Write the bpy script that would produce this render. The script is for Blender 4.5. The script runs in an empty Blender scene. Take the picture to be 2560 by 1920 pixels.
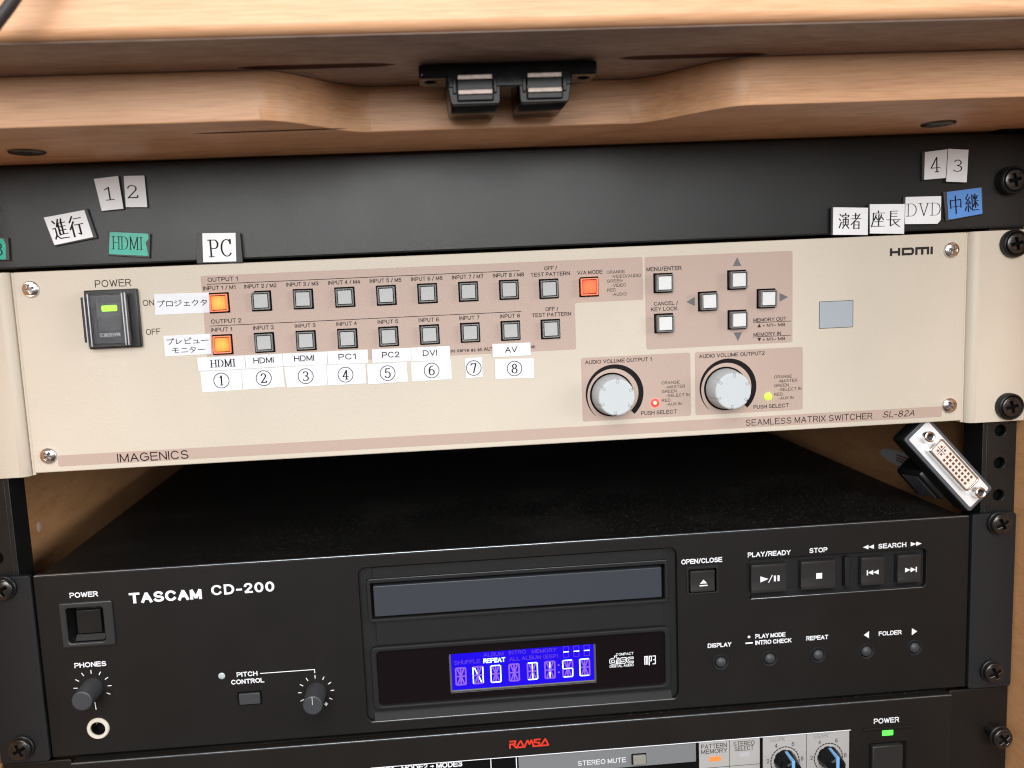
import bpy, bmesh, math, random
from mathutils import Matrix, Vector
random.seed(7)
S = bpy.context.scene
COL = S.collection
MM = 0.001
R = math.radians

# ------------------------------------------------------------------ camera
cam = bpy.data.cameras.new('camera')
cam.sensor_width = 36.0
cam.lens = 28.84
cam.shift_x = 0.03126
cam.shift_y = -0.0060
cam.clip_start = 0.01
cam.clip_end = 20
camo = bpy.data.objects.new('camera', cam)
COL.objects.link(camo)
S.camera = camo
yaw, pit, rol = R(3.549), R(-6.809), R(-2.54)
fw = Vector((math.sin(yaw)*math.cos(pit), math.cos(yaw)*math.cos(pit), math.sin(pit)))
rt = fw.cross(Vector((0, 0, 1))).normalized()
up = rt.cross(fw)
r2 = math.cos(rol)*rt + math.sin(rol)*up
u2 = -math.sin(rol)*rt + math.cos(rol)*up
M = Matrix((r2, u2, -fw)).transposed().to_4x4()
M.translation = Vector((-36.96, -366.94, 76.34))*MM
camo.matrix_world = M
cam.dof.use_dof = True
cam.dof.focus_distance = 0.375
cam.dof.aperture_fstop = 13
S.cycles.filter_width = 1.15

# ------------------------------------------------------------------ light of the room and added lamps
W = bpy.data.worlds.new('World')
S.world = W
W.use_nodes = True
wn = W.node_tree
bg = wn.nodes['Background']
bg.inputs[1].default_value = 0.34
wtc = wn.nodes.new('ShaderNodeTexCoord')
wsep = wn.nodes.new('ShaderNodeSeparateXYZ')
wmr = wn.nodes.new('ShaderNodeMapRange')
wmr.inputs['From Min'].default_value = -0.35
wmr.inputs['From Max'].default_value = 0.35
wrp = wn.nodes.new('ShaderNodeValToRGB')          # carpeted floor below, pale walls, white ceiling
wrp.color_ramp.elements[0].color = (0.24, 0.185, 0.15, 1)
wrp.color_ramp.elements[1].color = (0.95, 0.98, 1.0, 1)
wn.links.new(wtc.outputs['Generated'], wsep.inputs[0])
wn.links.new(wsep.outputs['Z'], wmr.inputs['Value'])
wn.links.new(wmr.outputs['Result'], wrp.inputs['Fac'])
wn.links.new(wrp.outputs['Color'], bg.inputs[0])
S.view_settings.view_transform = 'Standard'
S.view_settings.look = 'None'
S.view_settings.exposure = 0.06

def area(name, loc, target, sx, sy, power, col):
    l = bpy.data.lights.new(name, 'AREA')
    l.shape = 'RECTANGLE'
    l.size, l.size_y, l.energy, l.color = sx, sy, power, col
    o = bpy.data.objects.new(name, l)
    COL.objects.link(o)
    o.location = loc
    o.rotation_euler = (Vector(target)-Vector(loc)).to_track_quat('-Z', 'Y').to_euler()
    return o
area('ceiling_light', (-0.35, -1.35, 1.35), (0, 0, 0.0), 1.3, 0.7, 14, (1.0, 0.98, 0.95))
area('overhead_edge_light', (0.1, -0.80, 1.45), (0, 0, -0.1), 1.3, 0.28, 11, (1.0, 0.98, 0.95))  # overhead lamp added so that the chamfers catch highlights
area('side_fill_light', (1.9, -1.0, 0.35), (-0.1, 0, 0.0), 0.8, 0.9, 17, (1.0, 0.98, 0.95))  # fill lamp added to brighten the side walls and picture edges
area('window_light', (-0.25, -2.3, 0.68), (-0.1, 0, 0.05), 2.0, 1.0, 56, (0.99, 0.985, 0.975))

# ------------------------------------------------------------------ materials
def mat(name, col, rough=0.5, metal=0.0, bump=0.0, bscale=900, var=0.0, vscale=60, spec=0.5,
        emis=None, estr=0.0, coat=0.0, trans=0.0, ior=1.45, alpha=1.0):
    m = bpy.data.materials.new(name)
    m.use_nodes = True
    nt = m.node_tree
    b = nt.nodes['Principled BSDF']
    b.inputs['Base Color'].default_value = (*col, 1)
    b.inputs['Roughness'].default_value = rough
    b.inputs['Metallic'].default_value = metal
    b.inputs['Specular IOR Level'].default_value = spec
    b.inputs['Coat Weight'].default_value = coat
    b.inputs['Transmission Weight'].default_value = trans
    b.inputs['IOR'].default_value = ior
    b.inputs['Alpha'].default_value = alpha
    if emis:
        b.inputs['Emission Color'].default_value = (*emis, 1)
        b.inputs['Emission Strength'].default_value = estr
    tc = nt.nodes.new('ShaderNodeTexCoord')
    if bump:
        n = nt.nodes.new('ShaderNodeTexNoise')
        n.inputs['Scale'].default_value = bscale
        n.inputs['Detail'].default_value = 3
        nt.links.new(tc.outputs['Object'], n.inputs['Vector'])
        bp = nt.nodes.new('ShaderNodeBump')
        bp.inputs['Strength'].default_value = bump
        bp.inputs['Distance'].default_value = 0.0003
        nt.links.new(n.outputs['Fac'], bp.inputs['Height'])
        nt.links.new(bp.outputs['Normal'], b.inputs['Normal'])
    if var:
        n = nt.nodes.new('ShaderNodeTexNoise')
        n.inputs['Scale'].default_value = vscale
        n.inputs['Detail'].default_value = 6
        nt.links.new(tc.outputs['Object'], n.inputs['Vector'])
        r = nt.nodes.new('ShaderNodeValToRGB')
        r.color_ramp.elements[0].position = 0.3
        r.color_ramp.elements[1].position = 0.7
        r.color_ramp.elements[0].color = (*[c*(1-var) for c in col], 1)
        r.color_ramp.elements[1].color = (*[min(1, c*(1+var)) for c in col], 1)
        nt.links.new(n.outputs['Fac'], r.inputs['Fac'])
        nt.links.new(r.outputs['Color'], b.inputs['Base Color'])
        m2 = nt.nodes.new('ShaderNodeMapRange')
        m2.inputs['To Min'].default_value = max(0, rough-0.08)
        m2.inputs['To Max'].default_value = min(1, rough+0.08)
        nt.links.new(n.outputs['Fac'], m2.inputs['Value'])
        nt.links.new(m2.outputs['Result'], b.inputs['Roughness'])
    return m

def wood(name, c0, c1, c2, rough=0.42, sc=1.0, rot=(0, 0, 0), spec=0.4):
    m = bpy.data.materials.new(name)
    m.use_nodes = True
    nt = m.node_tree
    b = nt.nodes['Principled BSDF']
    b.inputs['Roughness'].default_value = rough
    b.inputs['Specular IOR Level'].default_value = spec
    tc = nt.nodes.new('ShaderNodeTexCoord')
    mp = nt.nodes.new('ShaderNodeMapping')
    mp.inputs['Rotation'].default_value = rot
    mp.inputs['Scale'].default_value = (9*sc, 30*sc, 120*sc)
    nt.links.new(tc.outputs['Object'], mp.inputs['Vector'])
    n = nt.nodes.new('ShaderNodeTexNoise')
    n.inputs['Scale'].default_value = 1.0
    n.inputs['Detail'].default_value = 7
    n.inputs['Roughness'].default_value = 0.62
    n.inputs['Distortion'].default_value = 0.5
    nt.links.new(mp.outputs['Vector'], n.inputs['Vector'])
    mp2 = nt.nodes.new('ShaderNodeMapping')
    mp2.inputs['Rotation'].default_value = rot
    mp2.inputs['Scale'].default_value = (70*sc, 220*sc, 1500*sc)
    nt.links.new(tc.outputs['Object'], mp2.inputs['Vector'])
    n2 = nt.nodes.new('ShaderNodeTexNoise')
    n2.inputs['Scale'].default_value = 1.0
    n2.inputs['Detail'].default_value = 3
    nt.links.new(mp2.outputs['Vector'], n2.inputs['Vector'])
    mx = nt.nodes.new('ShaderNodeMath')
    mx.operation = 'MULTIPLY_ADD'
    mx.inputs[1].default_value = 0.5
    nt.links.new(n2.outputs['Fac'], mx.inputs[0])
    mul = nt.nodes.new('ShaderNodeMath')
    mul.operation = 'MULTIPLY'
    mul.inputs[1].default_value = 0.54
    nt.links.new(n.outputs['Fac'], mul.inputs[0])
    nt.links.new(mul.outputs[0], mx.inputs[2])
    r = nt.nodes.new('ShaderNodeValToRGB')
    e = r.color_ramp.elements
    e[0].position = 0.36; e[0].color = (*c0, 1)
    e[1].position = 0.66; e[1].color = (*c2, 1)
    k = e.new(0.5); k.color = (*c1, 1)
    nt.links.new(mx.outputs[0], r.inputs['Fac'])
    nt.links.new(r.outputs['Color'], b.inputs['Base Color'])
    bp = nt.nodes.new('ShaderNodeBump')
    bp.inputs['Strength'].default_value = 0.12
    bp.inputs['Distance'].default_value = 0.0004
    nt.links.new(mx.outputs[0], bp.inputs['Height'])
    nt.links.new(bp.outputs['Normal'], b.inputs['Normal'])
    return m

WOOD = wood('beech_laminate', (0.51, 0.26, 0.135), (0.62, 0.335, 0.18), (0.71, 0.405, 0.23))
WOODV = wood('beech_laminate_vertical_lit', (0.62, 0.30, 0.13), (0.72, 0.375, 0.17), (0.79, 0.43, 0.21), rot=(0, R(90), 0))  # same beech, brightened to stand in for light bounced inside the cabinet
WOODBROWN = wood('brown_laminate', (0.20, 0.133, 0.105), (0.28, 0.198, 0.165), (0.38, 0.285, 0.24), rough=0.5, sc=1.6)
GROOVE = mat('groove_brown', (0.085, 0.032, 0.022), 0.9, spec=0.1)
CREAM = mat('cream_powder_coat', (0.60, 0.533, 0.445), 0.5, bump=0.4, bscale=2200, var=0.045, vscale=14)
PINK = mat('pink_print', (0.47, 0.355, 0.30), 0.5, bump=0.4, bscale=2200)
INK = mat('grey_brown_print', (0.03, 0.024, 0.02), 0.6, spec=0.15)
INKD = mat('black_print', (0.010, 0.007, 0.008), 0.6, spec=0.15)
BLACKPANEL = mat('satin_black_steel', (0.018, 0.018, 0.018), 0.30, bump=0.15, bscale=5000, var=0.10, vscale=25, spec=0.42)
CDFACE = mat('matt_black_aluminium', (0.0085, 0.0073, 0.0068), 0.5, bump=0.3, bscale=6500, var=0.06, vscale=40, spec=0.26)
CDPANEL = mat('grained_black_plastic', (0.0125, 0.0128, 0.0132), 0.5, bump=0.5, bscale=5000, spec=0.25)
TRAYM = mat('tray_slate_plastic', (0.036, 0.041, 0.051), 0.36, bump=0.12, bscale=1500, spec=0.5)
BLK = mat('black_plastic', (0.012, 0.012, 0.012), 0.35, var=0.1, vscale=120)
BLKG = mat('glossy_black_plastic', (0.006, 0.006, 0.006), 0.14, spec=0.16, var=0.2, vscale=100)
VOID = mat('hollow_black', (0.003, 0.003, 0.003), 0.8, spec=0.1)
GREYKNOB = mat('charcoal_knob_plastic', (0.04, 0.042, 0.048), 0.45, bump=0.25, bscale=2000)
WHITEPRINT = mat('white_print', (0.80, 0.82, 0.86), 0.5)
PAPER = mat('white_paper', (0.74, 0.76, 0.81), 0.5, bump=0.5, bscale=130, var=0.03, vscale=120)
PAPERW = mat('white_label_stock', (0.84, 0.85, 0.87), 0.4, bump=0.5, bscale=140, var=0.04, vscale=90)
GREENT = mat('green_tape', (0.022, 0.36, 0.26), 0.3, bump=0.5, bscale=160, var=0.12, vscale=150)
BLUET = mat('blue_tape', (0.10, 0.27, 0.66), 0.45, var=0.06, vscale=150)
MAGNET = mat('charcoal_magnet', (0.05, 0.047, 0.047), 0.5, bump=0.3, bscale=900, var=0.15, vscale=200)
SILVER = mat('nickel_plate', (0.80, 0.78, 0.76), 0.22, metal=1.0, bump=0.05, bscale=600)
BRUSH = mat('worn_strike_steel', (0.30, 0.25, 0.22), 0.45, metal=0.85, bump=0.5, bscale=700, var=0.2, vscale=500)
SCREWB = mat('black_zinc', (0.075, 0.072, 0.07), 0.25, metal=0.85, var=0.2, vscale=300)
GLASSB = mat('display_black_acrylic', (0.006, 0.004, 0.005), 0.06, spec=0.5)
KEYW = mat('white_key_insert', (0.68, 0.70, 0.70), 0.4, var=0.03, vscale=200)
KEYG = mat('grey_key_insert', (0.42, 0.43, 0.43), 0.45, var=0.05, vscale=200)
KEYO = mat('orange_lit_insert', (0.3, 0.1, 0.02), 0.4, emis=(1.0, 0.30, 0.03), estr=1.05)
KEYR = mat('red_orange_lit_insert', (0.3, 0.05, 0.02), 0.4, emis=(1.0, 0.14, 0.02), estr=1.0)
CLEAR = mat('clear_keycap', (0.95, 0.96, 0.97), 0.08, trans=1.0, ior=1.42)
SMOKE = mat('smoked_clear_cover', (0.80, 0.81, 0.83), 0.2, trans=1.0, ior=1.3)
KNOBW = mat('light_grey_knob', (0.52, 0.56, 0.585), 0.5, bump=0.05, bscale=1500)
REDLED = mat('red_led', (.6, .05, .03), 0.3, emis=(1.0, 0.012, 0.014), estr=4.5)
REDCORE = mat('red_led_core', (1, .8, .5), 0.3, emis=(1.0, 0.50, 0.22), estr=1.6)
GRNLED = mat('yellow_green_led', (.4, 1, .1), 0.3, emis=(0.34, 0.95, 0.01), estr=1.4)
GRN2 = mat('green_led', (.1, 1, .1), 0.3, emis=(0.08, 0.95, 0.04), estr=1.2)
ORLED = mat('orange_led', (.3, .1, .03), 0.3, emis=(1.0, 0.20, 0.035), estr=1.0)
SENSOR = mat('pale_grey_window', (0.38, 0.42, 0.47), 0.3)
LEDOFF = mat('unlit_lens', (0.42, 0.47, 0.50), 0.25)
LCDBLUE = mat('lcd_backlight', (0.0, 0.0, 0.02), 0.3, spec=0.05, emis=(0.018, 0.005, 0.82), estr=1.0)
SEGDIM = mat('lcd_dim_segment', (0.05, 0.02, 0.2), 0.3, emis=(0.24, 0.11, 0.56), estr=0.95)
SEGDIM2 = mat('lcd_faint_word', (0.02, 0.01, 0.15), 0.3, emis=(0.085, 0.03, 0.50), estr=1.0)
SEGLIT = mat('lcd_lit_segment', (0.5, 0.8, 0.9), 0.3, emis=(0.62, 0.86, 1.0), estr=0.95)
REDPRINT = mat('red_print', (0.62, 0.035, 0.018), 0.4)
GREYP = mat('mid_grey_panel', (0.17, 0.175, 0.185), 0.45, bump=0.1, bscale=1500)
LGREYP = mat('light_grey_panel', (0.36, 0.35, 0.345), 0.5, bump=0.1, bscale=1500)
BLUEP = mat('pale_blue_pointer', (0.16, 0.36, 0.66), 0.4)
RAMBODY = mat('mixer_black_paint', (0.010, 0.0085, 0.0076), 0.45, bump=0.25, bscale=6000, var=0.05, vscale=40, spec=0.3)
JACKM = mat('ivory_jack_ring', (0.62, 0.58, 0.50), 0.35)
DVIW = mat('bright_nickel_flange', (0.88, 0.88, 0.90), 0.35, metal=0.25)
DVIIN = mat('dvi_white_insert', (0.74, 0.70, 0.64), 0.45)
PINH = mat('pin_socket', (0.16, 0.06, 0.04), 0.5)
BEZBLUE = mat('dvi_grey_shell', (0.075, 0.08, 0.095), 0.45, bump=0.2, bscale=1500)

RECS = mat('nickel_recess', (0.20, 0.17, 0.15), 0.4, metal=0.8)
EDGEHI = mat('edge_highlight_metal', (0.55, 0.60, 0.64), 0.35, metal=0.9, var=0.15, vscale=80)  # pale metal for the highlight lines along the top edges
def hot_centre(m, c0, c1):
    # lamp behind the diffuser: hotter in the middle of the key
    nt = m.node_tree
    tc = nt.nodes.new('ShaderNodeTexCoord')
    ln = nt.nodes.new('ShaderNodeVectorMath'); ln.operation = 'LENGTH'
    mr = nt.nodes.new('ShaderNodeMapRange'); mr.inputs['From Max'].default_value = 0.0040
    rp = nt.nodes.new('ShaderNodeValToRGB')
    rp.color_ramp.elements[0].color = (*c0, 1); rp.color_ramp.elements[1].color = (*c1, 1)
    nt.links.new(tc.outputs['Object'], ln.inputs[0]); nt.links.new(ln.outputs['Value'], mr.inputs['Value'])
    nt.links.new(mr.outputs['Result'], rp.inputs['Fac'])
    nt.links.new(rp.outputs['Color'], nt.nodes['Principled BSDF'].inputs['Emission Color'])
hot_centre(KEYO, (1.0, 0.52, 0.045), (1.0, 0.17, 0.012))
hot_centre(KEYR, (1.0, 0.22, 0.03), (1.0, 0.07, 0.012))
def dusty():
    m = bpy.data.materials.new('dusty_black_lid')
    m.use_nodes = True
    nt = m.node_tree
    b = nt.nodes['Principled BSDF']
    b.inputs['Roughness'].default_value = 0.5
    b.inputs['Specular IOR Level'].default_value = 0.25
    tc = nt.nodes.new('ShaderNodeTexCoord')
    def ramp(scale, p0, p1, c0, c1, detail=2):
        n = nt.nodes.new('ShaderNodeTexNoise')
        n.inputs['Scale'].default_value = scale
        n.inputs['Detail'].default_value = detail
        nt.links.new(tc.outputs['Object'], n.inputs['Vector'])
        r = nt.nodes.new('ShaderNodeValToRGB')
        r.color_ramp.elements[0].position = p0
        r.color_ramp.elements[1].position = p1
        r.color_ramp.elements[0].color = (c0, c0, c0, 1)
        r.color_ramp.elements[1].color = (c1, c1, c1, 1)
        nt.links.new(n.outputs['Fac'], r.inputs['Fac'])
        return r
    a = ramp(900, 0.60, 0.72, 0, 1)
    c = ramp(22, 0.50, 0.8, 0.0, 1, 7)
    d = ramp(8, 0.35, 0.7, 0.15, 1)
    m1 = nt.nodes.new('ShaderNodeMath'); m1.operation = 'MULTIPLY'
    nt.links.new(a.outputs['Color'], m1.inputs[0]); nt.links.new(d.outputs['Color'], m1.inputs[1])
    m2 = nt.nodes.new('ShaderNodeMath'); m2.operation = 'MULTIPLY_ADD'; m2.inputs[1].default_value = 0.16
    nt.links.new(c.outputs['Color'], m2.inputs[0]); nt.links.new(m1.outputs[0], m2.inputs[2])
    mx = nt.nodes.new('ShaderNodeMix'); mx.data_type = 'RGBA'
    mx.inputs[6].default_value = (0.006, 0.0056, 0.0053, 1)
    mx.inputs[7].default_value = (0.075, 0.072, 0.068, 1)
    nt.links.new(m2.outputs[0], mx.inputs[0])
    nt.links.new(mx.outputs[2], b.inputs['Base Color'])
    return m
DUSTY = dusty()

# ------------------------------------------------------------------ object helpers
ROOTLOC = {}
def link_mesh(name, me, matl, parent=None, smooth=0, flatax=False):
    """centre the mesh on its own origin, link it, keep it where it stands under its parent"""
    if me.vertices:
        xs = [v.co for v in me.vertices]
        c = Vector([(min(v[i] for v in xs)+max(v[i] for v in xs))/2 for i in range(3)])
        me.transform(Matrix.Translation(-c))
    else:
        c = Vector((0, 0, 0))
    me.materials.clear()
    me.materials.append(matl)
    if smooth:
        bm = bmesh.new(); bm.from_mesh(me)
        lim = R(smooth)
        for f in bm.faces:
            nn = f.normal
            f.smooth = max(abs(nn.x), abs(nn.y), abs(nn.z)) < 0.9995 if flatax else abs(nn.y) < 0.9995
        for e in bm.edges:
            if len(e.link_faces) != 2 or e.calc_face_angle(0) > lim: e.smooth = False
        bm.to_mesh(me); bm.free()
    o = bpy.data.objects.new(name, me)
    COL.objects.link(o)
    o.location = c
    if parent is not None:
        o.parent = parent
        base = Vector((0, 0, 0))
        q = parent
        while q is not None:
            base += q.location
            q = q.parent
        o.location = c-base
    return o

def thing(name, label, cat, loc=(0, 0, 0), group=None):
    o = bpy.data.objects.new(name, None)
    COL.objects.link(o)
    o.empty_display_size = 0.005
    o.location = Vector(loc)*MM
    return tag(o, label, cat, group)

def tag(o, label=None, cat=None, group=None, kind=None):
    if label: o['label'] = label
    if cat: o['category'] = cat
    if group: o['group'] = group
    if kind: o['kind'] = kind
    return o

def from_data(vs, fs):
    me = bpy.data.meshes.new('m')
    me.from_pydata([(v[0]*MM, v[1]*MM, v[2]*MM) for v in vs], [], fs)
    me.validate()
    return me

def fixn(me):
    bm = bmesh.new(); bm.from_mesh(me)
    bmesh.ops.recalc_face_normals(bm, faces=bm.faces)
    bm.to_mesh(me); bm.free()
    return me

def box(name, x0, x1, y0, y1, z0, z1, matl, parent=None, bev=0.0, seg=2):
    bm = bmesh.new()
    bmesh.ops.create_cube(bm, size=1)
    for v in bm.verts:
        v.co = Vector(((x0+x1)/2+v.co.x*(x1-x0), (y0+y1)/2+v.co.y*(y1-y0), (z0+z1)/2+v.co.z*(z1-z0)))*MM
    if bev:
        bmesh.ops.bevel(bm, geom=bm.edges[:], offset=bev*MM, segments=seg, affect='EDGES', profile=0.5, clamp_overlap=True)
    bmesh.ops.recalc_face_normals(bm, faces=bm.faces)
    me = bpy.data.meshes.new('m'); bm.to_mesh(me); bm.free()
    return link_mesh(name, me, matl, parent, 40 if bev else 0, True)

def rrect(x0, x1, z0, z1, r=0.0, n=6):
    if r <= 0: return [(x0, z0), (x1, z0), (x1, z1), (x0, z1)]
    p = []
    for cx, cz, a in ((x1-r, z0+r, -90), (x1-r, z1-r, 0), (x0+r, z1-r, 90), (x0+r, z0+r, 180)):
        for i in range(n+1):
            t = R(a+90*i/n)
            p.append((cx+r*math.cos(t), cz+r*math.sin(t)))
    return p
def circ(cx, cz, r, n=40):
    return [(cx+r*math.cos(2*math.pi*i/n), cz+r*math.sin(2*math.pi*i/n)) for i in range(n)]

def plate_mesh(loops, y0, th, bev=0.0):
    """a plate in the XZ plane, front face at y0, thickness th towards +Y, with holes and bevelled edges"""
    cu = bpy.data.curves.new('c', 'CURVE')
    cu.dimensions = '2D'; cu.fill_mode = 'BOTH'
    cu.bevel_depth = bev*MM
    cu.bevel_resolution = 2
    cu.offset = -bev*MM
    cu.extrude = max(0.0, (th/2-bev))*MM
    for lp in loops:
        sp = cu.splines.new('POLY')
        sp.points.add(len(lp)-1)
        for i, (x, z) in enumerate(lp): sp.points[i].co = (x*MM, z*MM, 0, 1)
        sp.use_cyclic_u = True
    o = bpy.data.objects.new('tmp', cu)
    me = bpy.data.meshes.new_from_object(o)
    bpy.data.objects.remove(o); bpy.data.curves.remove(cu)
    # local (x, y, z) -> world (x, -z, y)
    me.transform(Matrix(((1, 0, 0, 0), (0, 0, -1, (y0+th/2)*MM), (0, 1, 0, 0), (0, 0, 0, 1))))
    bm = bmesh.new(); bm.from_mesh(me)
    bmesh.ops.remove_doubles(bm, verts=bm.verts, dist=1e-7)
    bmesh.ops.recalc_face_normals(bm, faces=bm.faces)
    bm.to_mesh(me); bm.free()
    return me
def plate(name, loops, y0, th, matl, parent=None, bev=0.0):
    return link_mesh(name, plate_mesh(loops, y0, th, bev), matl, parent, 35 if bev else 0)

def flat(name, pts, y, matl, parent=None):
    """printed area: a one-face sheet at depth y"""
    me = from_data([(x, y, z) for x, z in pts], [list(range(len(pts)))])
    return link_mesh(name, me, matl, parent)

def lathe(name, prof, cx, cz, matl, parent=None, seg=48, y0=0.0, rf=None, smooth=40):
    vs, fs = [], []
    for r, y in prof:
        for i in range(seg):
            a = 2*math.pi*i/seg
            k = rf(i, y) if rf else 1.0
            vs.append((cx+r*k*math.cos(a), y0+y, cz+r*k*math.sin(a)))
    for j in range(len(prof)-1):
        for i in range(seg):
            a, b = j*seg+i, j*seg+(i+1) % seg
            fs.append((a, b, b+seg, a+seg))
    closed = prof[0] == prof[-1]
    if prof[0][0] > 0 and not closed: fs.append(list(range(seg)))
    if prof[-1][0] > 0 and not closed: fs.append([len(vs)-seg+i for i in range(seg)][::-1])
    me = from_data(vs, fs)
    bm = bmesh.new(); bm.from_mesh(me)
    bmesh.ops.remove_doubles(bm, verts=bm.verts, dist=1e-7)
    bmesh.ops.recalc_face_normals(bm, faces=bm.faces)
    bm.to_mesh(me); bm.free()
    return link_mesh(name, me, matl, parent, smooth)

def prism(name, pts, axis, a0, a1, matl, parent=None, smooth=0, bev=0.0):
    """polygon pts extruded along an axis: 'x' (pts = y,z), 'z' (pts = x,y), 'y' (pts = x,z)"""
    f = {'x': lambda p, a: (a, p[0], p[1]), 'z': lambda p, a: (p[0], p[1], a), 'y': lambda p, a: (p[0], a, p[1])}[axis]
    n = len(pts)
    vs = [f(p, a0) for p in pts]+[f(p, a1) for p in pts]
    fs = [list(range(n)), list(range(n, 2*n))[::-1]]+[(i, i+n, (i+1) % n+n, (i+1) % n) for i in range(n)]
    me = from_data(vs, fs)
    bm = bmesh.new(); bm.from_mesh(me)
    bmesh.ops.recalc_face_normals(bm, faces=bm.faces)
    if bev:
        ed = [e for e in bm.edges if e.calc_face_angle(0) > R(30)]
        bmesh.ops.bevel(bm, geom=ed, offset=bev*MM, segments=2, affect='EDGES', profile=0.5)
    bm.to_mesh(me); bm.free()
    return link_mesh(name, me, matl, parent, smooth)

def copy_tree(o, parent=None):
    c = o.copy(); COL.objects.link(c)
    if parent is not None: c.parent = parent
    for ch in list(o.children): copy_tree(ch, c)
    return c

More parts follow.
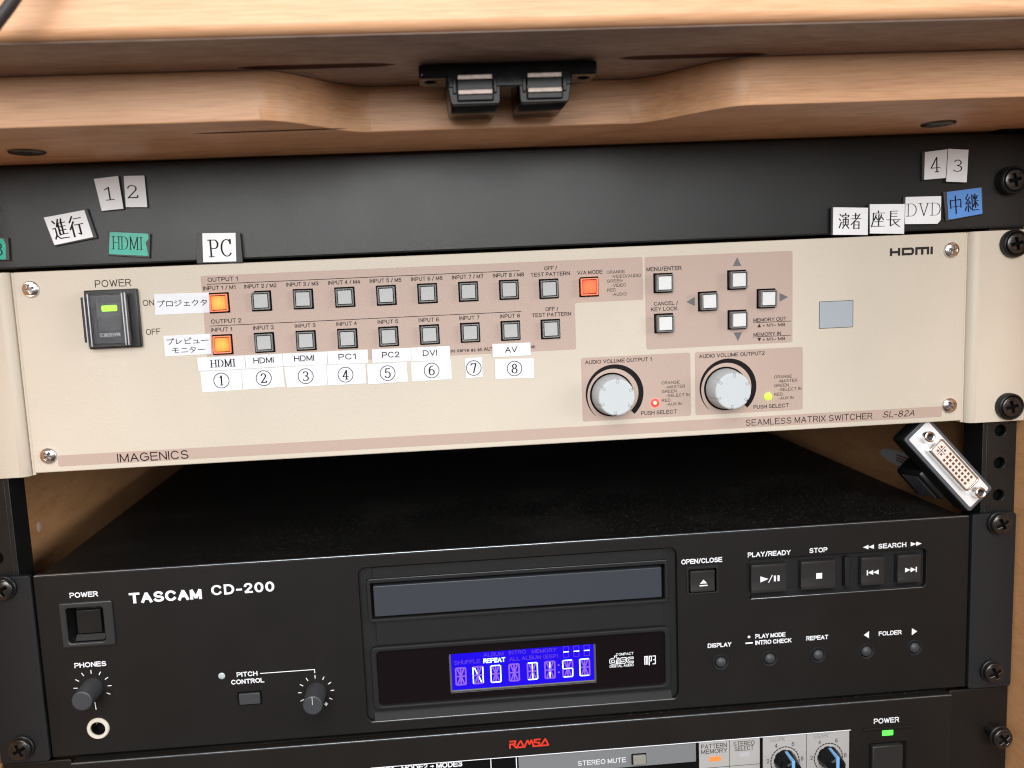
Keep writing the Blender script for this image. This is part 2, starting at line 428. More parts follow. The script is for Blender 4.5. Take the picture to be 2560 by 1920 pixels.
# ------------------------------------------------------------------ drawn lettering (pen strokes on a 100-unit body)
def arc(cx, cy, rx, ry, a0, a1):
    n = max(4, int(abs(a1-a0)/14))
    return [(cx+rx*math.cos(R(a0+(a1-a0)*i/n)), cy+ry*math.sin(R(a0+(a1-a0)*i/n))) for i in range(n+1)]
def parse(s):
    out = []
    for sub in s.split(';'):
        pts = []
        for tok in sub.split():
            v = [float(q) for q in tok[1:].split(',')]
            if tok[0] == 'A': pts += arc(*v)
            else: pts.append((v[0], v[1]))
        q = [pts[0]]
        for p in pts[1:]:
            if abs(p[0]-q[-1][0])+abs(p[1]-q[-1][1]) > 0.5: q.append(p)
        out.append(q)
    return out
G = {
 'A': (72, 'M0,0 L36,100 L72,0;M13,34 L59,34'), 'B': (66, 'M0,0 L0,100 L38,100 A38,76,24,24,90,-90 L0,52;M38,52 A38,26,28,26,90,-90 L0,0'),
 'C': (74, 'A38,50,38,50,38,322'), 'D': (70, 'M0,0 L0,100 L30,100 A30,50,40,50,90,-90 L0,0'),
 'E': (62, 'M62,100 L0,100 L0,0 L64,0;M0,53 L58,53'), 'F': (58, 'M60,100 L0,100 L0,0;M0,52 L52,52'),
 'G': (78, 'A38,50,38,50,40,312 L76,18 L76,48 L42,48'), 'H': (66, 'M0,0 L0,100;M66,0 L66,100;M0,53 L66,53'),
 'I': (0, 'M0,0 L0,100'), 'J': (44, 'M44,100 L44,26 A22,26,22,26,0,-180'),
 'K': (64, 'M0,0 L0,100;M62,100 L0,36;M22,58 L66,0'), 'L': (52, 'M0,100 L0,0 L54,0'),
 'M': (76, 'M0,0 L0,100 L38,6 L76,100 L76,0'), 'N': (64, 'M0,0 L0,100 L64,0 L64,100'),
 'O': (80, 'A40,50,40,50,90,450'), 'P': (62, 'M0,0 L0,100 L38,100 A38,73,26,27,90,-90 L0,46'),
 'Q': (80, 'A40,50,40,50,90,450;M50,24 L78,-2'), 'R': (66, 'M0,0 L0,100 L38,100 A38,74,26,26,90,-90 L0,48;M38,48 L66,0'),
 'S': (66, 'A33,74.5,29,25.5,28,270 A33,24.5,33,24.5,90,-158'), 'T': (66, 'M0,100 L66,100;M33,100 L33,0'),
 'U': (64, 'M0,100 L0,32 A32,32,32,32,180,360 L64,100'), 'V': (68, 'M0,100 L34,0 L68,100'),
 'W': (96, 'M0,100 L24,0 L48,94 L72,0 L96,100'), 'X': (66, 'M0,100 L66,0;M66,100 L0,0'),
 'Y': (68, 'M0,100 L34,46 L68,100;M34,46 L34,0'), 'Z': (60, 'M0,100 L60,100 L0,0 L62,0'),
 '0': (58, 'A29,50,29,50,90,450'), '1': (30, 'M2,78 L26,100 L26,0'), '2': (56, 'A28,73,26,27,172,-32 L0,0 L56,0'),
 '3': (56, 'A27,75,24,25,165,-90 L20,50;M27,50 A27,25,28,25,90,-165'), '4': (60, 'M44,0 L44,100 L0,28 L60,28'),
 '5': (58, 'M52,100 L10,100 L4,50 A28,33,29,33,145,-155'), '6': (58, 'A30,31,28,31,0,360;A36,50,34,50,62,195'),
 '7': (58, 'M0,100 L58,100 L20,0'), '8': (60, 'A30,75,25,25,-90,270;A30,25,30,25,90,450'),
 '9': (58, 'A28,69,28,31,0,360;A22,50,34,50,15,-118'), '/': (34, 'M0,-4 L34,104'), '-': (30, 'M0,38 L30,38'),
 '+': (40, 'M0,38 L40,38;M20,18 L20,58'), '~': (56, 'A14,34,14,10,180,30 A42,44,16,10,210,360'), ':': (0, 'M0,10 L0,20;M0,60 L0,70'),
 '(': (20, 'A24,50,24,62,125,235'), ')': (20, 'A-4,50,24,62,55,-55'), '>': (50, 'M0,44 L50,44;M34,60 L50,44 L34,28'),
 'a': (46, 'M42,0 L42,50 A23,50,19,22,0,160;M42,40 L20,34 A19,18,19,17,90,270 L42,16'), 'e': (48, 'M2,38 L48,38 A25,36,23,36,0,320'),
 'n': (42, 'M0,0 L0,72;M0,44 A21,48,21,24,180,0 L42,0'), 'o': (48, 'A24,36,24,36,90,450'), 'r': (26, 'M0,0 L0,72;M0,40 A22,44,22,26,180,80'),
 's': (42, 'A21,53,18,19,30,270 A21,17,20,17,90,-155'), 'v': (44, 'M0,72 L22,0 L44,72'),
 # japanese
 '行': (100, 'M38,98 L14,72;M40,72 L8,38;M26,54 L26,0;M50,86 L94,86;M46,56 L100,56;M76,56 L76,6 L62,12'),
 '進': (100, 'M10,94 L22,82;M4,58 L20,58 L20,24 L6,8;M20,22 L40,6 L98,4;M50,98 L32,64;M44,80 L44,22;M72,98 L66,80;M44,80 L92,80;M44,62 L88,62;M44,44 L88,44;M44,24 L96,24;M68,80 L68,24'),
 '演': (100, 'M8,94 L20,84;M2,66 L14,56;M4,8 L22,44;M62,100 L62,90;M34,78 L34,88 L94,88 L90,78;M44,76 L82,76;M40,62 L88,62 L88,26 L40,26 L40,62;M40,44 L88,44;M64,76 L64,26;M52,22 L36,4;M74,22 L94,4'),
 '者': (100, 'M18,84 L72,84;M46,100 L46,64;M4,64 L96,64;M86,92 L60,64 L4,26;M32,44 L32,0;M32,44 L80,44 L80,0;M32,24 L80,24;M32,3 L80,3'),
 '座': (100, 'M52,100 L52,88;M16,86 L96,86;M16,86 L16,40 L4,4;M36,76 L24,44;M36,62 L46,46;M76,76 L62,44;M76,62 L90,46;M56,78 L56,8;M28,34 L86,34;M14,6 L98,6'),
 '長': (100, 'M30,96 L30,42;M30,96 L80,96;M30,80 L74,80;M30,64 L74,64;M4,44 L98,44;M30,44 L30,6 L54,18;M88,36 L66,24;M50,44 L66,20 L96,2'),
 '中': (100, 'M14,80 L14,32;M14,76 L86,76 L86,32;M14,40 L86,40;M50,100 L50,0'),
 '継': (100, 'M26,98 L10,76 L24,66;M38,82 L8,46 L40,52;M32,62 L40,44;M25,48 L25,2;M12,32 L4,10;M36,32 L44,14;M54,94 L54,8 L98,8;M76,96 L76,20;M60,58 L96,58;M64,86 L70,68;M92,86 L84,68;M76,56 L60,28;M76,56 L94,30'),
 'プ': (100, 'M8,82 L78,82 L70,44 L34,4;A90,92,9,9,0,360'), 'ロ': (100, 'M12,84 L12,8;M12,82 L88,82 L88,8;M12,14 L88,14'),
 'ジ': (100, 'M16,90 L36,78;M6,64 L26,52;M14,6 L60,26 L92,66;M66,96 L74,82;M82,100 L90,86'), 'ェ': (100, 'M24,58 L78,58;M50,58 L50,10;M14,10 L88,10'),
 'ク': (100, 'M40,96 L28,70 L8,50;M36,80 L84,80 L74,44 L30,4'), 'タ': (100, 'M40,96 L28,70 L8,50;M36,80 L84,80 L74,44 L30,4;M38,56 L64,34'),
 'レ': (100, 'M20,92 L20,10 L54,28 L88,60'), 'ビ': (100, 'M20,90 L20,12 L84,8;M20,54 L76,70;M76,98 L84,84;M90,102 L98,88'),
 'ュ': (100, 'M22,56 L70,56 L66,10;M10,10 L92,10'), 'ー': (100, 'M6,48 L94,48'), 'モ': (100, 'M18,88 L82,88;M8,54 L92,54;M46,88 L46,12 L86,10'),
 'ニ': (100, 'M20,76 L80,76;M6,18 L94,18'),
}
SER = {  # book-face capitals and figures: the same pen held flat, with foot and head serifs
 'P': (64, 'M8,0 L8,100;M8,99 L36,99 A36,74,24,25,90,-90 L8,49;M-6,1 L24,1;M-6,99 L8,99'),
 'C': (76, 'A40,50,38,49,42,318;M68,99 L68,74'), 'H': (80, 'M8,0 L8,100;M72,0 L72,100;M8,52 L72,52;M-6,1 L22,1;M-6,99 L22,99;M58,1 L86,1;M58,99 L86,99'),
 'D': (78, 'M8,0 L8,100;M-6,99 L32,99 A32,50,42,49,90,-90 L-6,1'), 'M': (96, 'M8,0 L8,100 L48,6 L88,100;M88,100 L88,0;M-4,1 L20,1;M-4,99 L10,99;M76,1 L100,1;M86,99 L100,99'),
 'I': (28, 'M14,0 L14,100;M0,1 L28,1;M0,99 L28,99'), 'V': (80, 'M8,100 L40,0;M40,0 L72,100;M-6,99 L22,99;M60,99 L86,99'),
 '1': (32, 'M16,0 L16,99;M0,84 L16,99;M2,1 L30,1'), '2': (56, 'A27,74,24,25,165,-25;A27,74,24,25,-25,-40 L2,3;M2,3 L56,3 L58,18'),
 '3': (54, 'A26,76,22,23,150,-90;M26,52 A25,25,27,25,90,-150'), '4': (60, 'M44,0 L44,99 L2,28;M2,28 L62,28;M32,1 L56,1'),
 '5': (54, 'M50,98 L14,98 L8,54 A26,32,26,32,130,-150'), '6': (56, 'A28,31,25,30,0,360;A38,46,36,53,80,195'),
 '7': (54, 'M2,84 L2,98 L56,98 L24,0'), '8': (56, 'A28,76,21,23,-90,270;A28,26,27,26,90,450'),
}
SPECIAL = {  # marks drawn as they look on the front panels
 'HDMI': [(0, 'M0,0 L0,100;M62,0 L62,100;M0,46 L62,46'), (92, 'M0,100 L60,100 A60,70,16,30,90,0 L76,30 A60,30,16,30,0,-90 L0,0 L0,56'),
          (196, 'M0,0 L0,100 L90,100 L90,0;M45,100 L45,0'), (314, 'M0,0 L0,100')],
 'RAMSA': [(0, 'M0,0 L0,56;M4,100 L66,100 L60,56 L4,56;M34,56 L70,0'), (74, 'M0,0 L56,100 L92,0 L0,0'), (172, 'M0,0 L40,100 L62,34 L84,100 L112,0'),
           (286, 'M72,100 L10,100 L6,60 L66,48 L62,0 L-10,0'), (368, 'M0,0 L56,100 L92,0 L0,0')],
 'disc': [(0, 'M60,100 L60,0 L18,0 L0,16 L0,50 L18,64 L60,64'), (92, 'M0,64 L0,0'), (126, 'M56,64 L10,64 L0,50 L10,34 L46,34 L56,18 L46,0 L0,0'), (210, 'M58,64 L16,64 L0,48 L0,16 L16,0 L58,0')],
 'mp3': [(0, 'M0,0 L0,100 L44,100 L44,0;M22,100 L22,0'), (66, 'M0,-10 L0,100 L30,100 L30,40 L0,40'), (118, 'M0,100 L34,100 L34,0 L0,0;M8,52 L34,52')],
 'IMAGENICS': None,
}
def ribbons(paths, px, pz, sx, sz, ox=0.0, oz=0.0):
    """mitred pen ribbons; px, pz = full pen width and height in mm"""
    vs, fs = [], []
    pieces = []
    for p in paths:                                   # break at sharp corners so that no mitre runs out into a spike
        p = [(ox+x*sx, oz+z*sz) for x, z in p]
        cur, e0 = [p[0]], 1.0
        for i in range(1, len(p)):
            cur.append(p[i])
            if i < len(p)-1:
                ax, az, bx, bz = p[i][0]-p[i-1][0], p[i][1]-p[i-1][1], p[i+1][0]-p[i][0], p[i+1][1]-p[i][1]
                if ax*bx+az*bz < -0.25*math.hypot(ax, az)*math.hypot(bx, bz):
                    pieces.append((cur, e0, 0.3)); cur = [p[i]]; e0 = 0.3
        pieces.append((cur, e0, 1.0))
    for k, (p, e0, e1) in enumerate(pieces):
        closed = len(p) > 3 and abs(p[0][0]-p[-1][0])+abs(p[0][1]-p[-1][1]) < 1e-6
        if closed: p = p[:-1]
        n = len(p)
        nr = []
        for i in range(n if closed else n-1):
            a, b = p[i], p[(i+1) % n]
            dx, dz = b[0]-a[0], b[1]-a[1]
            l = math.hypot(dx, dz) or 1e-9
            nr.append((-dz/l, dx/l))
        base = len(vs)
        for i in range(n):
            if closed: n0, n1 = nr[i-1], nr[i]
            else: n0, n1 = nr[max(0, i-1)], nr[min(len(nr)-1, i)]
            mx, mz = n0[0]+n1[0], n0[1]+n1[1]
            l = math.hypot(mx, mz) or 1e-9
            mx, mz = mx/l, mz/l
            w0 = math.hypot(px*n0[0], pz*n0[1])/2
            w1 = math.hypot(px*n1[0], pz*n1[1])/2
            w = (w0+w1)/2/max(0.55, mx*n0[0]+mz*n0[1])
            yy = -0.0016*k
            x, z = p[i]
            if not closed and i in (0, n-1) and n > 1:   # square ends run half a pen past the skeleton
                q = nr[0] if i == 0 else nr[-1]
                t = (q[1], -q[0])
                e = math.hypot(px*t[0], pz*t[1])/2*(-e0 if i == 0 else e1)*0.98
                x, z = x+t[0]*e, z+t[1]*e
            vs.append((x+mx*w, yy, z+mz*w)); vs.append((x-mx*w, yy, z-mz*w))
        m = n if closed else n-1
        for i in range(m):
            a, b = base+2*i, base+2*((i+1) % n)
            fs.append((a, b, b+1, a+1))
    return vs, fs
def layout(s, face='sans', gap=27):
    x, paths = 0.0, []
    if face == 'special':
        for ox, d in SPECIAL[s]: paths += [[(a+ox, b) for a, b in q] for q in parse(d)]
        return paths
    for ch in s:
        if ch == ' ':
            x += 36; continue
        w, d = (SER if face == 'serif' and ch in SER else G)[ch]
        paths += [[(a+x, b) for a, b in q] for q in parse(d)]
        x += w+(gap if ord(ch) < 12000 else 12)
    return paths
def text(s, x0, x1, zc, h, y, matl, parent, weight=0.155, face='sans', rot=0.0, name='lettering', gap=27, pivot=None, wz=None):
    """lettering whose ink spans x0..x1 and is h tall, centred on zc"""
    paths = layout(s, face, gap)
    xs = [p[0] for q in paths for p in q]
    w = weight*h
    pz = w if wz is None else wz*h
    bw = max(xs)-min(xs)
    sx = (x1-x0-w)/bw if bw > 1 else h/100
    zs = [p[1] for q in paths for p in q]
    bh = max(zs)-min(zs)
    ref = 100.0 if min(zs) > -12 and max(zs) < 112 else bh
    sz = (h-pz)/ref
    vs, fs = ribbons(paths, w, pz, sx, sz, x0+w/2-min(xs)*sx, zc-h/2+pz/2)
    if rot:
        cx, cz = pivot or ((x0+x1)/2, zc)
        c, sn = math.cos(R(rot)), math.sin(R(rot))
        vs = [(cx+(a-cx)*c-(b-cz)*sn, yy, cz+(a-cx)*sn+(b-cz)*c) for a, yy, b in vs]
    vs = [(a, y+yy, b) for a, yy, b in vs]
    fs = [f[::-1] for f in fs]
    return link_mesh(name, from_data(vs, fs), matl, parent)
def strokes(name, paths, wdt, y, matl, parent):
    vs, fs = ribbons(paths, wdt, wdt, 1, 1)
    return link_mesh(name, from_data([(a, y+b, c) for a, b, c in vs], [f[::-1] for f in fs]), matl, parent)

# ------------------------------------------------------------------ equipment desk (cabinet round the rack)
desk = thing('equipment_desk', 'beech laminate desk cabinet enclosing the equipment rack', 'desk cabinet', (0, 0, -400))
ZB, ZT = 133.4, 150.5
# desk top, front edge rounded at the bottom
r = 3.0
pts = [(380, ZT), (-113+r, ZT)]+[(-113+r-r*math.sin(R(a)), ZT+r-r*math.cos(R(a))) for a in (18, 36, 54, 72, 90)]+[(-113, 188)]
pts += [(-110, 191), (380, 191)]
prism('desktop', pts, 'x', -420, 420, WOOD, desk, 30)
# brown backing sheet under the desk top, with two routed slots
def slot(xa, xb, y, w, dy=0.0):
    n, p = 14, []
    for i in range(n+1):
        t = i/n
        p.append((xa+(xb-xa)*t, y+dy*t-w/2*min(1, (4*t*(1-t))**0.5*1.3)))
    for i in range(n, -1, -1):
        t = i/n
        p.append((xa+(xb-xa)*t, y+dy*t+w/2*min(1, (4*t*(1-t))**0.5*1.3)+0.01))
    return p
me = plate_mesh([[(-420, -110.5), (420, -110.5), (420, 100), (-420, 100)], slot(-97, -42.7, -77.0, 6.2, 0.6), slot(33, 87.5, -76.3, 6.2, 0.2)], 0, 0.35)
me.transform(Matrix(((1, 0, 0, 0), (0, 0, 1, 0), (0, 1, 0, (ZT-0.35)*MM), (0, 0, 0, 1))))
link_mesh('underside_sheet', fixn(me), WOODBROWN, desk)
me = plate_mesh([[(-98, -81), (89, -81), (89, -72), (-98, -72)]], 0, 0.02)
me.transform(Matrix(((1, 0, 0, 0), (0, 0, 1, 0), (0, 1, 0, (ZT-0.06)*MM), (0, 0, 0, 1))))
link_mesh('slot_bottom', fixn(me), GROOVE, desk)
# lower shelf with its shallow finger recess
def sm(t): return t*t*(3-2*t)
fr = []
def shelf_y(x):
    s = -74.6+0.0035*x
    m = 28.0
    if x <= -54: k = sm(min(1, max(0, (x+90)/36)))
    else: k = 1-sm(min(1, max(0, (x-45)/36)))
    return s+m*k
xs = [-300, -200, -120]+[-92+i*2 for i in range(21)]+[-30, 0, 30]+[43+i*2 for i in range(21)]+[120, 200, 300]
fr = [(x, shelf_y(x)) for x in xs]
prism('shelf', fr+[(300, 390), (-300, 390)], 'z', ZB, ZT-0.42, WOOD, desk, 25, bev=0.5)
me = plate_mesh([slot(-118, -62, -55.5, 2.2, -0.7)], 0, 0.05)
me.transform(Matrix(((1, 0, 0, 0), (0, 0, 1, 0), (0, 1, 0, (ZB-0.08)*MM), (0, 0, 0, 1))))
link_mesh('pencil_groove', fixn(me), GROOVE, desk)
for sx in (-1, 1):
    a, b = sorted((sx*243.2, sx*263.2))
    box('side_panel', a, b, -73.5, 389, -400, ZB-0.3, WOODV, desk, 0.6)
box('back_panel', -243, 243, 380, 388, -400, ZB-0.5, WOODBROWN, desk)
for x, y in ((-187.9, -30), (182.6, -24.5)):
    o = lathe('cam_cover', [(0, -0.7), (5.2, -0.7), (6.4, -0.45), (6.8, 0.0), (0, 0.0)], 0, 0, mat('cover_brown', (0.05, 0.032, 0.024), 0.25) if 'cover_brown' not in bpy.data.materials else bpy.data.materials['cover_brown'], None, 40)
    o.data.transform(Matrix.Rotation(R(-90), 4, 'X')); o.data.transform(Matrix.Scale(-1, 4, (0, 0, 1)))
    fixn(o.data)
    o.parent = desk
    o.location = Vector((x, y, ZB-0.6+400))*MM
# small staple head in the left side wall, and the round sticker on the right wall
o = lathe('screw_cap', [(0, -0.5), (2.0, -0.4), (2.6, 0), (0, 0)], 0, 0, mat('cap_tan', (0.80, 0.62, 0.48), 0.5), None, 24)
o.data.transform(Matrix.Rotation(R(90), 4, 'Z')); o.parent = desk; o.location = Vector((-242.9, 62, -41+400))*MM
st = thing('oval_sticker', 'oval pale sticker with faint red print on the inner right side wall behind the adapter', 'sticker', (243, 92, -42))
def wall_disc(name, y, z, ry, rz, x, matl, parent):
    n = 40
    vs = [(x, y+ry*math.cos(2*math.pi*i/n), z+rz*math.sin(2*math.pi*i/n)) for i in range(n)]
    return link_mesh(name, from_data(vs, [list(range(n))]), matl, parent)
wall_disc('sticker_border', 92, -42, 31, 5.4, 243.12, mat('sticker_cream', (0.72, 0.64, 0.45), 0.4), st)
wall_disc('sticker_face', 92, -42, 29, 4.4, 243.04, mat('sticker_white', (0.74, 0.74, 0.78), 0.4), st)
RS = mat('sticker_red', (0.30, 0.08, 0.09), 0.5)
for i in range(3):
    vs = []
    z = -39.6+i*-1.7
    link_mesh('printed_line', from_data([(242.96, 82, z), (242.96, 104, z), (242.96, 104, z-0.8), (242.96, 82, z-0.8)], [(0, 1, 2, 3)]), RS, st)

# ------------------------------------------------------------------ rack rails
def rail(sx, label):
    t = thing('rack_rail', label, 'rack rail', (sx*235, 4, -400))
    holes = []
    for u in range(-8, 3):
        zb = u*44.45
        for dz in (6.35, 22.2, 38.1): holes.append(circ(sx*234.8, zb+dz, 2.9, 24))
    a, b = sorted((sx*228.0, sx*242.9))
    plate('rail_face', [rrect(a, b, -399, 132.6)]+[h[::-1] for h in holes], 3.4, 2.0, BLK, t, 0.15)
    a, b = sorted((sx*226.0, sx*228.0))
    box('rail_leg', a, b, 3.4, 17.5, -399, 132.6, BLK, t, 0.2)
    a, b = sorted((sx*229.0, sx*242.9))
    box('rail_backing', a, b, 7.5, 8.5, -399, 132.6, VOID, t)
    if sx > 0:
        box('rail_lug', 225.5, 243, -4, 3, 132.75, 133.3, BLK, t)
    return t
rail(-1, 'black steel rack rail on the left with its leg beside the wood wall')
rail(1, 'black steel rack rail on the right with three open screw holes')

# ------------------------------------------------------------------ blank panel
bp_ = thing('blank_panel', 'black one-unit blank rack panel carrying the magnets', 'blank panel', (0, 0, 89))
plate('panel_face', [rrect(-241.3, 241.3, 89.6, 132.5, 0.8)], 0.0, 2.2, BLACKPANEL, bp_, 0.9)
box('return_flange', -212, 212, 2.25, 15, 89.6, 91.4, BLACKPANEL, bp_)

# ------------------------------------------------------------------ rack screws
def cross(cx, cz, L, w, rot=0):
    p = [(w, w), (w, L), (-w, L), (-w, w), (-L, w), (-L, -w), (-w, -w), (-w, -L), (w, -L), (w, -w), (L, -w), (L, w)]
    c, s = math.cos(R(rot)), math.sin(R(rot))
    return [(cx+x*c-z*s, cz+x*s+z*c) for x, z in p]
def pan_head(name, rad, h, matl, parent, y0, rot, clen=0.62, cw=0.15, dome=0.45):
    """domed head with a real cross recess"""
    me = plate_mesh([circ(0, 0, rad, 48), cross(0, 0, rad*clen, rad*cw, rot)], y0, h, min(0.34*h, 0.35))
    bm = bmesh.new(); bm.from_mesh(me)
    for v in bm.verts:
        if v.co.y < (y0+h*0.5)*MM:
            q = min(1, math.hypot(v.co.x, v.co.z)/(rad*MM))
            v.co.y += (q*q*dome)*MM
    bm.to_mesh(me); bm.free()
    o = link_mesh(name, me, matl, parent, 30)
    lathe('recess', [(0, h*0.2), (rad*0.8, 0), (rad*0.8, 0.2+h*0.2), (0, 0.2+h*0.2)], 0, 0, RECS if matl is SILVER else VOID, o, 24, y0+h*(0.45 if matl is SILVER else 0.6))
    return o
SCREWGRP = 'black screws holding the rack gear'
def cup_screw(rot):
    t = thing('rack_screw', 'x', 'screw', group=SCREWGRP)
    lathe('cup_washer', [(4.9, -4.6), (5.5, -5.2), (6.0, -4.9), (6.3, -4.2), (6.3, -0.2), (6.1, 0), (2, 0), (2, -3.2), (4.7, -3.2), (4.9, -4.6)], 0, 0, BLK, t, 56)
    pan_head('screw_head', 4.7, 2.6, SCREWB, t, -5.6, rot)
    return t
def flat_screw(rot, shaft=0.0, label='x'):
    t = thing('rack_screw', label, 'screw', group=SCREWGRP)
    lathe('washer', [(2, -1.0-shaft), (5.3, -1.0-shaft), (5.6, -0.7-shaft), (5.6, 0-shaft), (2, 0-shaft), (2, -1.0-shaft)], 0, 0, BLK, t, 48)
    if shaft: lathe('shank', [(0, -shaft), (2.9, -shaft), (2.9, 0), (0, 0)], 0, 0, SCREWB, t, 32)
    pan_head('screw_head', 4.9, 2.6, SCREWB, t, -3.6-shaft, rot, dome=0.9)
    return t
cs = cup_screw(12)
def place(o, x, y, z, label, new=True):
    c = copy_tree(o) if new else o
    c.location = Vector((x, y, z))*MM
    c['label'] = label
    return c
place(cs, 231.8, -0.1, 110.6, 'black cup-washer screw at the right end of the black blank panel', False)
place(cs, 233.0, -1.0, 82.0, 'black cup-washer screw at the top of the cream right rack ear')
place(cs, 233.2, -1.0, 6.6, 'black cup-washer screw at the bottom of the cream right rack ear')
fsr = flat_screw(25)
place(fsr, 232.3, -0.6, -50.6, 'black pan-head screw at the top right corner of the CD player', False)
place(fsr, 231.0, -0.6, -125.4, 'black pan-head screw at the bottom right corner of the CD player')
place(fsr, -231.4, -0.6, -126.6, 'black pan-head screw at the bottom left corner of the CD player')
place(fsr, -231.2, -0.6, -50.8, 'black pan-head screw cut by the left picture edge beside the CD player')
ls = flat_screw(40, 8.5)
place(ls, 233.0, 3.2, -157.2, 'long black screw sticking out of the bottom right mixer ear', False)

# ------------------------------------------------------------------ matrix switcher
SW = thing('matrix_switcher', 'cream two-unit video matrix switcher with rows of square buttons', 'video switcher', (0, 0, 0))
YF = -1.7
plate('faceplate', [rrect(-211.9, 211.9, 0.6, 88.2, 0.6)], YF, 3.2, CREAM, SW, 0.55)
box('chassis', -210, 210, 1.6, 300, 2.5, 86.5, BLK, SW, 0.4)
for sx in (-1, 1):
    # ear: angle section, rounded where it turns in towards the faceplate
    prof = [(241.6, -3.0), (217.6, -3.0)]
    prof += [(217.6-4.2*math.sin(R(a)), 1.2-4.2*math.cos(R(a))) for a in (15, 30, 45, 60, 75, 90)]
    prof += [(213.4, 3.2), (241.6, 3.2)]
    prism('rack_ear', [(sx*x, y) for x, y in prof], 'z', -0.7, 88.3, CREAM, SW, 30, bev=0.25)
    box('ear_gusset', *sorted((sx*212.1, sx*213.3)), -0.2, 3.1, -0.4, 88.0, CREAM, SW)
YP = YF-0.03
# pink printed fields
def field(pts, y=YP): return flat('printed_field', pts, y, PINK, SW)
def rpoly(pts, rad, n=5):
    out = []
    m = len(pts)
    for i in range(m):
        p0, p, p1 = Vector(pts[i-1]), Vector(pts[i]), Vector(pts[(i+1) % m])
        a, b = (p0-p).normalized(), (p1-p).normalized()
        s, e = p+a*rad, p+b*rad
        for k in range(n+1):
            t = k/n
            q = s*(1-t)**2+p*2*t*(1-t)+e*t*t
            out.append((q.x, q.y))
    return out
field(rpoly([(-133.5, 43.3), (29.7, 43.3), (29.7, 64.2), (60.9, 64.2), (60.9, 83.3), (-133.5, 83.3)], 1.1))
field(rrect(61.8, 129.9, 41.6, 83.2, 1.1))
field(rrect(31.7, 82.1, 10.1, 39.3, 1.1))
field(rrect(84.1, 134.8, 10.1, 39.3, 1.1))
field(rrect(-201.4, 202.0, 3.0, 8.0, 0.9))
YT = YF-0.06
def swt(s, x0, x1, zc, h, m=INK, **k): return text(s, x0, x1, zc, h, YT, m, SW, **k)
swt('POWER', -178.2, -163.0, 81.85, 3.1, weight=0.12)
swt('ON', -158.9, -154.2, 72.8, 2.6, weight=0.12)
swt('OFF', -158.7, -152.5, 60.2, 2.6, weight=0.12)
swt('OUTPUT 1', -130.6, -117.7, 81.5, 1.9)
swt('OUTPUT 2', -130.6, -117.6, 63.4, 1.9)
strokes('printed_line', [[(-131, 79.6), (5.3, 79.6)]], 0.28, YT, INKD, SW)
strokes('printed_line', [[(-131, 61.5), (5.3, 61.5)]], 0.28, YT, INKD, SW)
BX = [-126.4+18.1*i for i in range(8)]
for i, x in enumerate(BX):
    xx = x if i else x+0.2
    swt('INPUT %d / M%d' % (i+1, i+1), xx-6.9 if i else -132.8, xx+7.0 if i else -119.0, 77.9, 1.75)
    swt('INPUT %d' % (i+1), x-4.5, x+4.5, 59.75, 1.75)
for zc in (80.0, 61.9): swt('OFF /', 16.4, 22.2, zc+0.1, 1.75)
for zc in (77.5, 59.5): swt('TEST PATTERN', 10.2, 27.8, zc, 1.75)
swt('V/A MODE', 31.2, 42.6, 77.5, 1.75)
for s, a, b, z in (('ORANGE', 44.5, 52.8, 77.2), ('-VIDEO/AUDIO', 46.5, 60.0, 75.2), ('GREEN', 44.5, 51.5, 73.2), ('-VIDEO', 46.5, 53.1, 71.2), ('RED', 44.5, 48.6, 69.2), ('-AUDIO', 46.5, 53.3, 67.2)):
    swt(s, a, b, z, 1.4, weight=0.13)
swt('es serve as an AUT', -26.9, -7.6, 45.5, 1.7)
swt('on', 9.2, 11.1, 45.6, 1.7)
swt('MENU/ENTER', 62.6, 78.6, 77.7, 1.85)
swt('CANCEL /', 65.7, 76.7, 62.1, 1.75)
swt('KEY LOCK', 64.3, 76.5, 59.65, 1.75)
for t_ in ([(104.2, 81.4), (102.2, 77.4), (106.1, 77.4)], [(80.5, 62.3), (84.5, 60.3), (84.5, 64.4)], [(127.8, 62.4), (123.8, 64.4), (123.8, 60.4)], [(104.3, 43.4), (106.3, 47.4), (102.3, 47.4)]):
    flat('printed_arrow', t_, YT, mat('arrow_grey', (0.13, 0.13, 0.14), 0.4) if 'arrow_grey' not in bpy.data.materials else bpy.data.materials['arrow_grey'], SW)
swt('MEMORY OUT', 111.6, 127.0, 52.6, 1.7)
swt('MEMORY IN', 111.6, 124.5, 46.0, 1.7)
strokes('printed_line', [[(111.5, 51.4), (129, 51.4)]], 0.25, YT, INK, SW)
strokes('printed_line', [[(111.5, 44.9), (129, 44.9)]], 0.25, YT, INK, SW)
swt('+ M1~ M8', 115.9, 126.4, 50.0, 1.6)
swt('+ M1~ M8', 115.9, 126.4, 43.6, 1.6)
flat('printed_arrow', [(113.4, 49.2), (115.2, 49.2), (114.3, 50.9)], YT, INK, SW)
flat('printed_arrow', [(113.4, 44.4), (114.3, 42.7), (115.2, 44.4)], YT, INK, SW)
swt('AUDIO VOLUME OUTPUT 1', 33.6, 64.1, 37.2, 1.75)
swt('AUDIO VOLUME OUTPUT2', 86.1, 116.8, 37.3, 1.75)
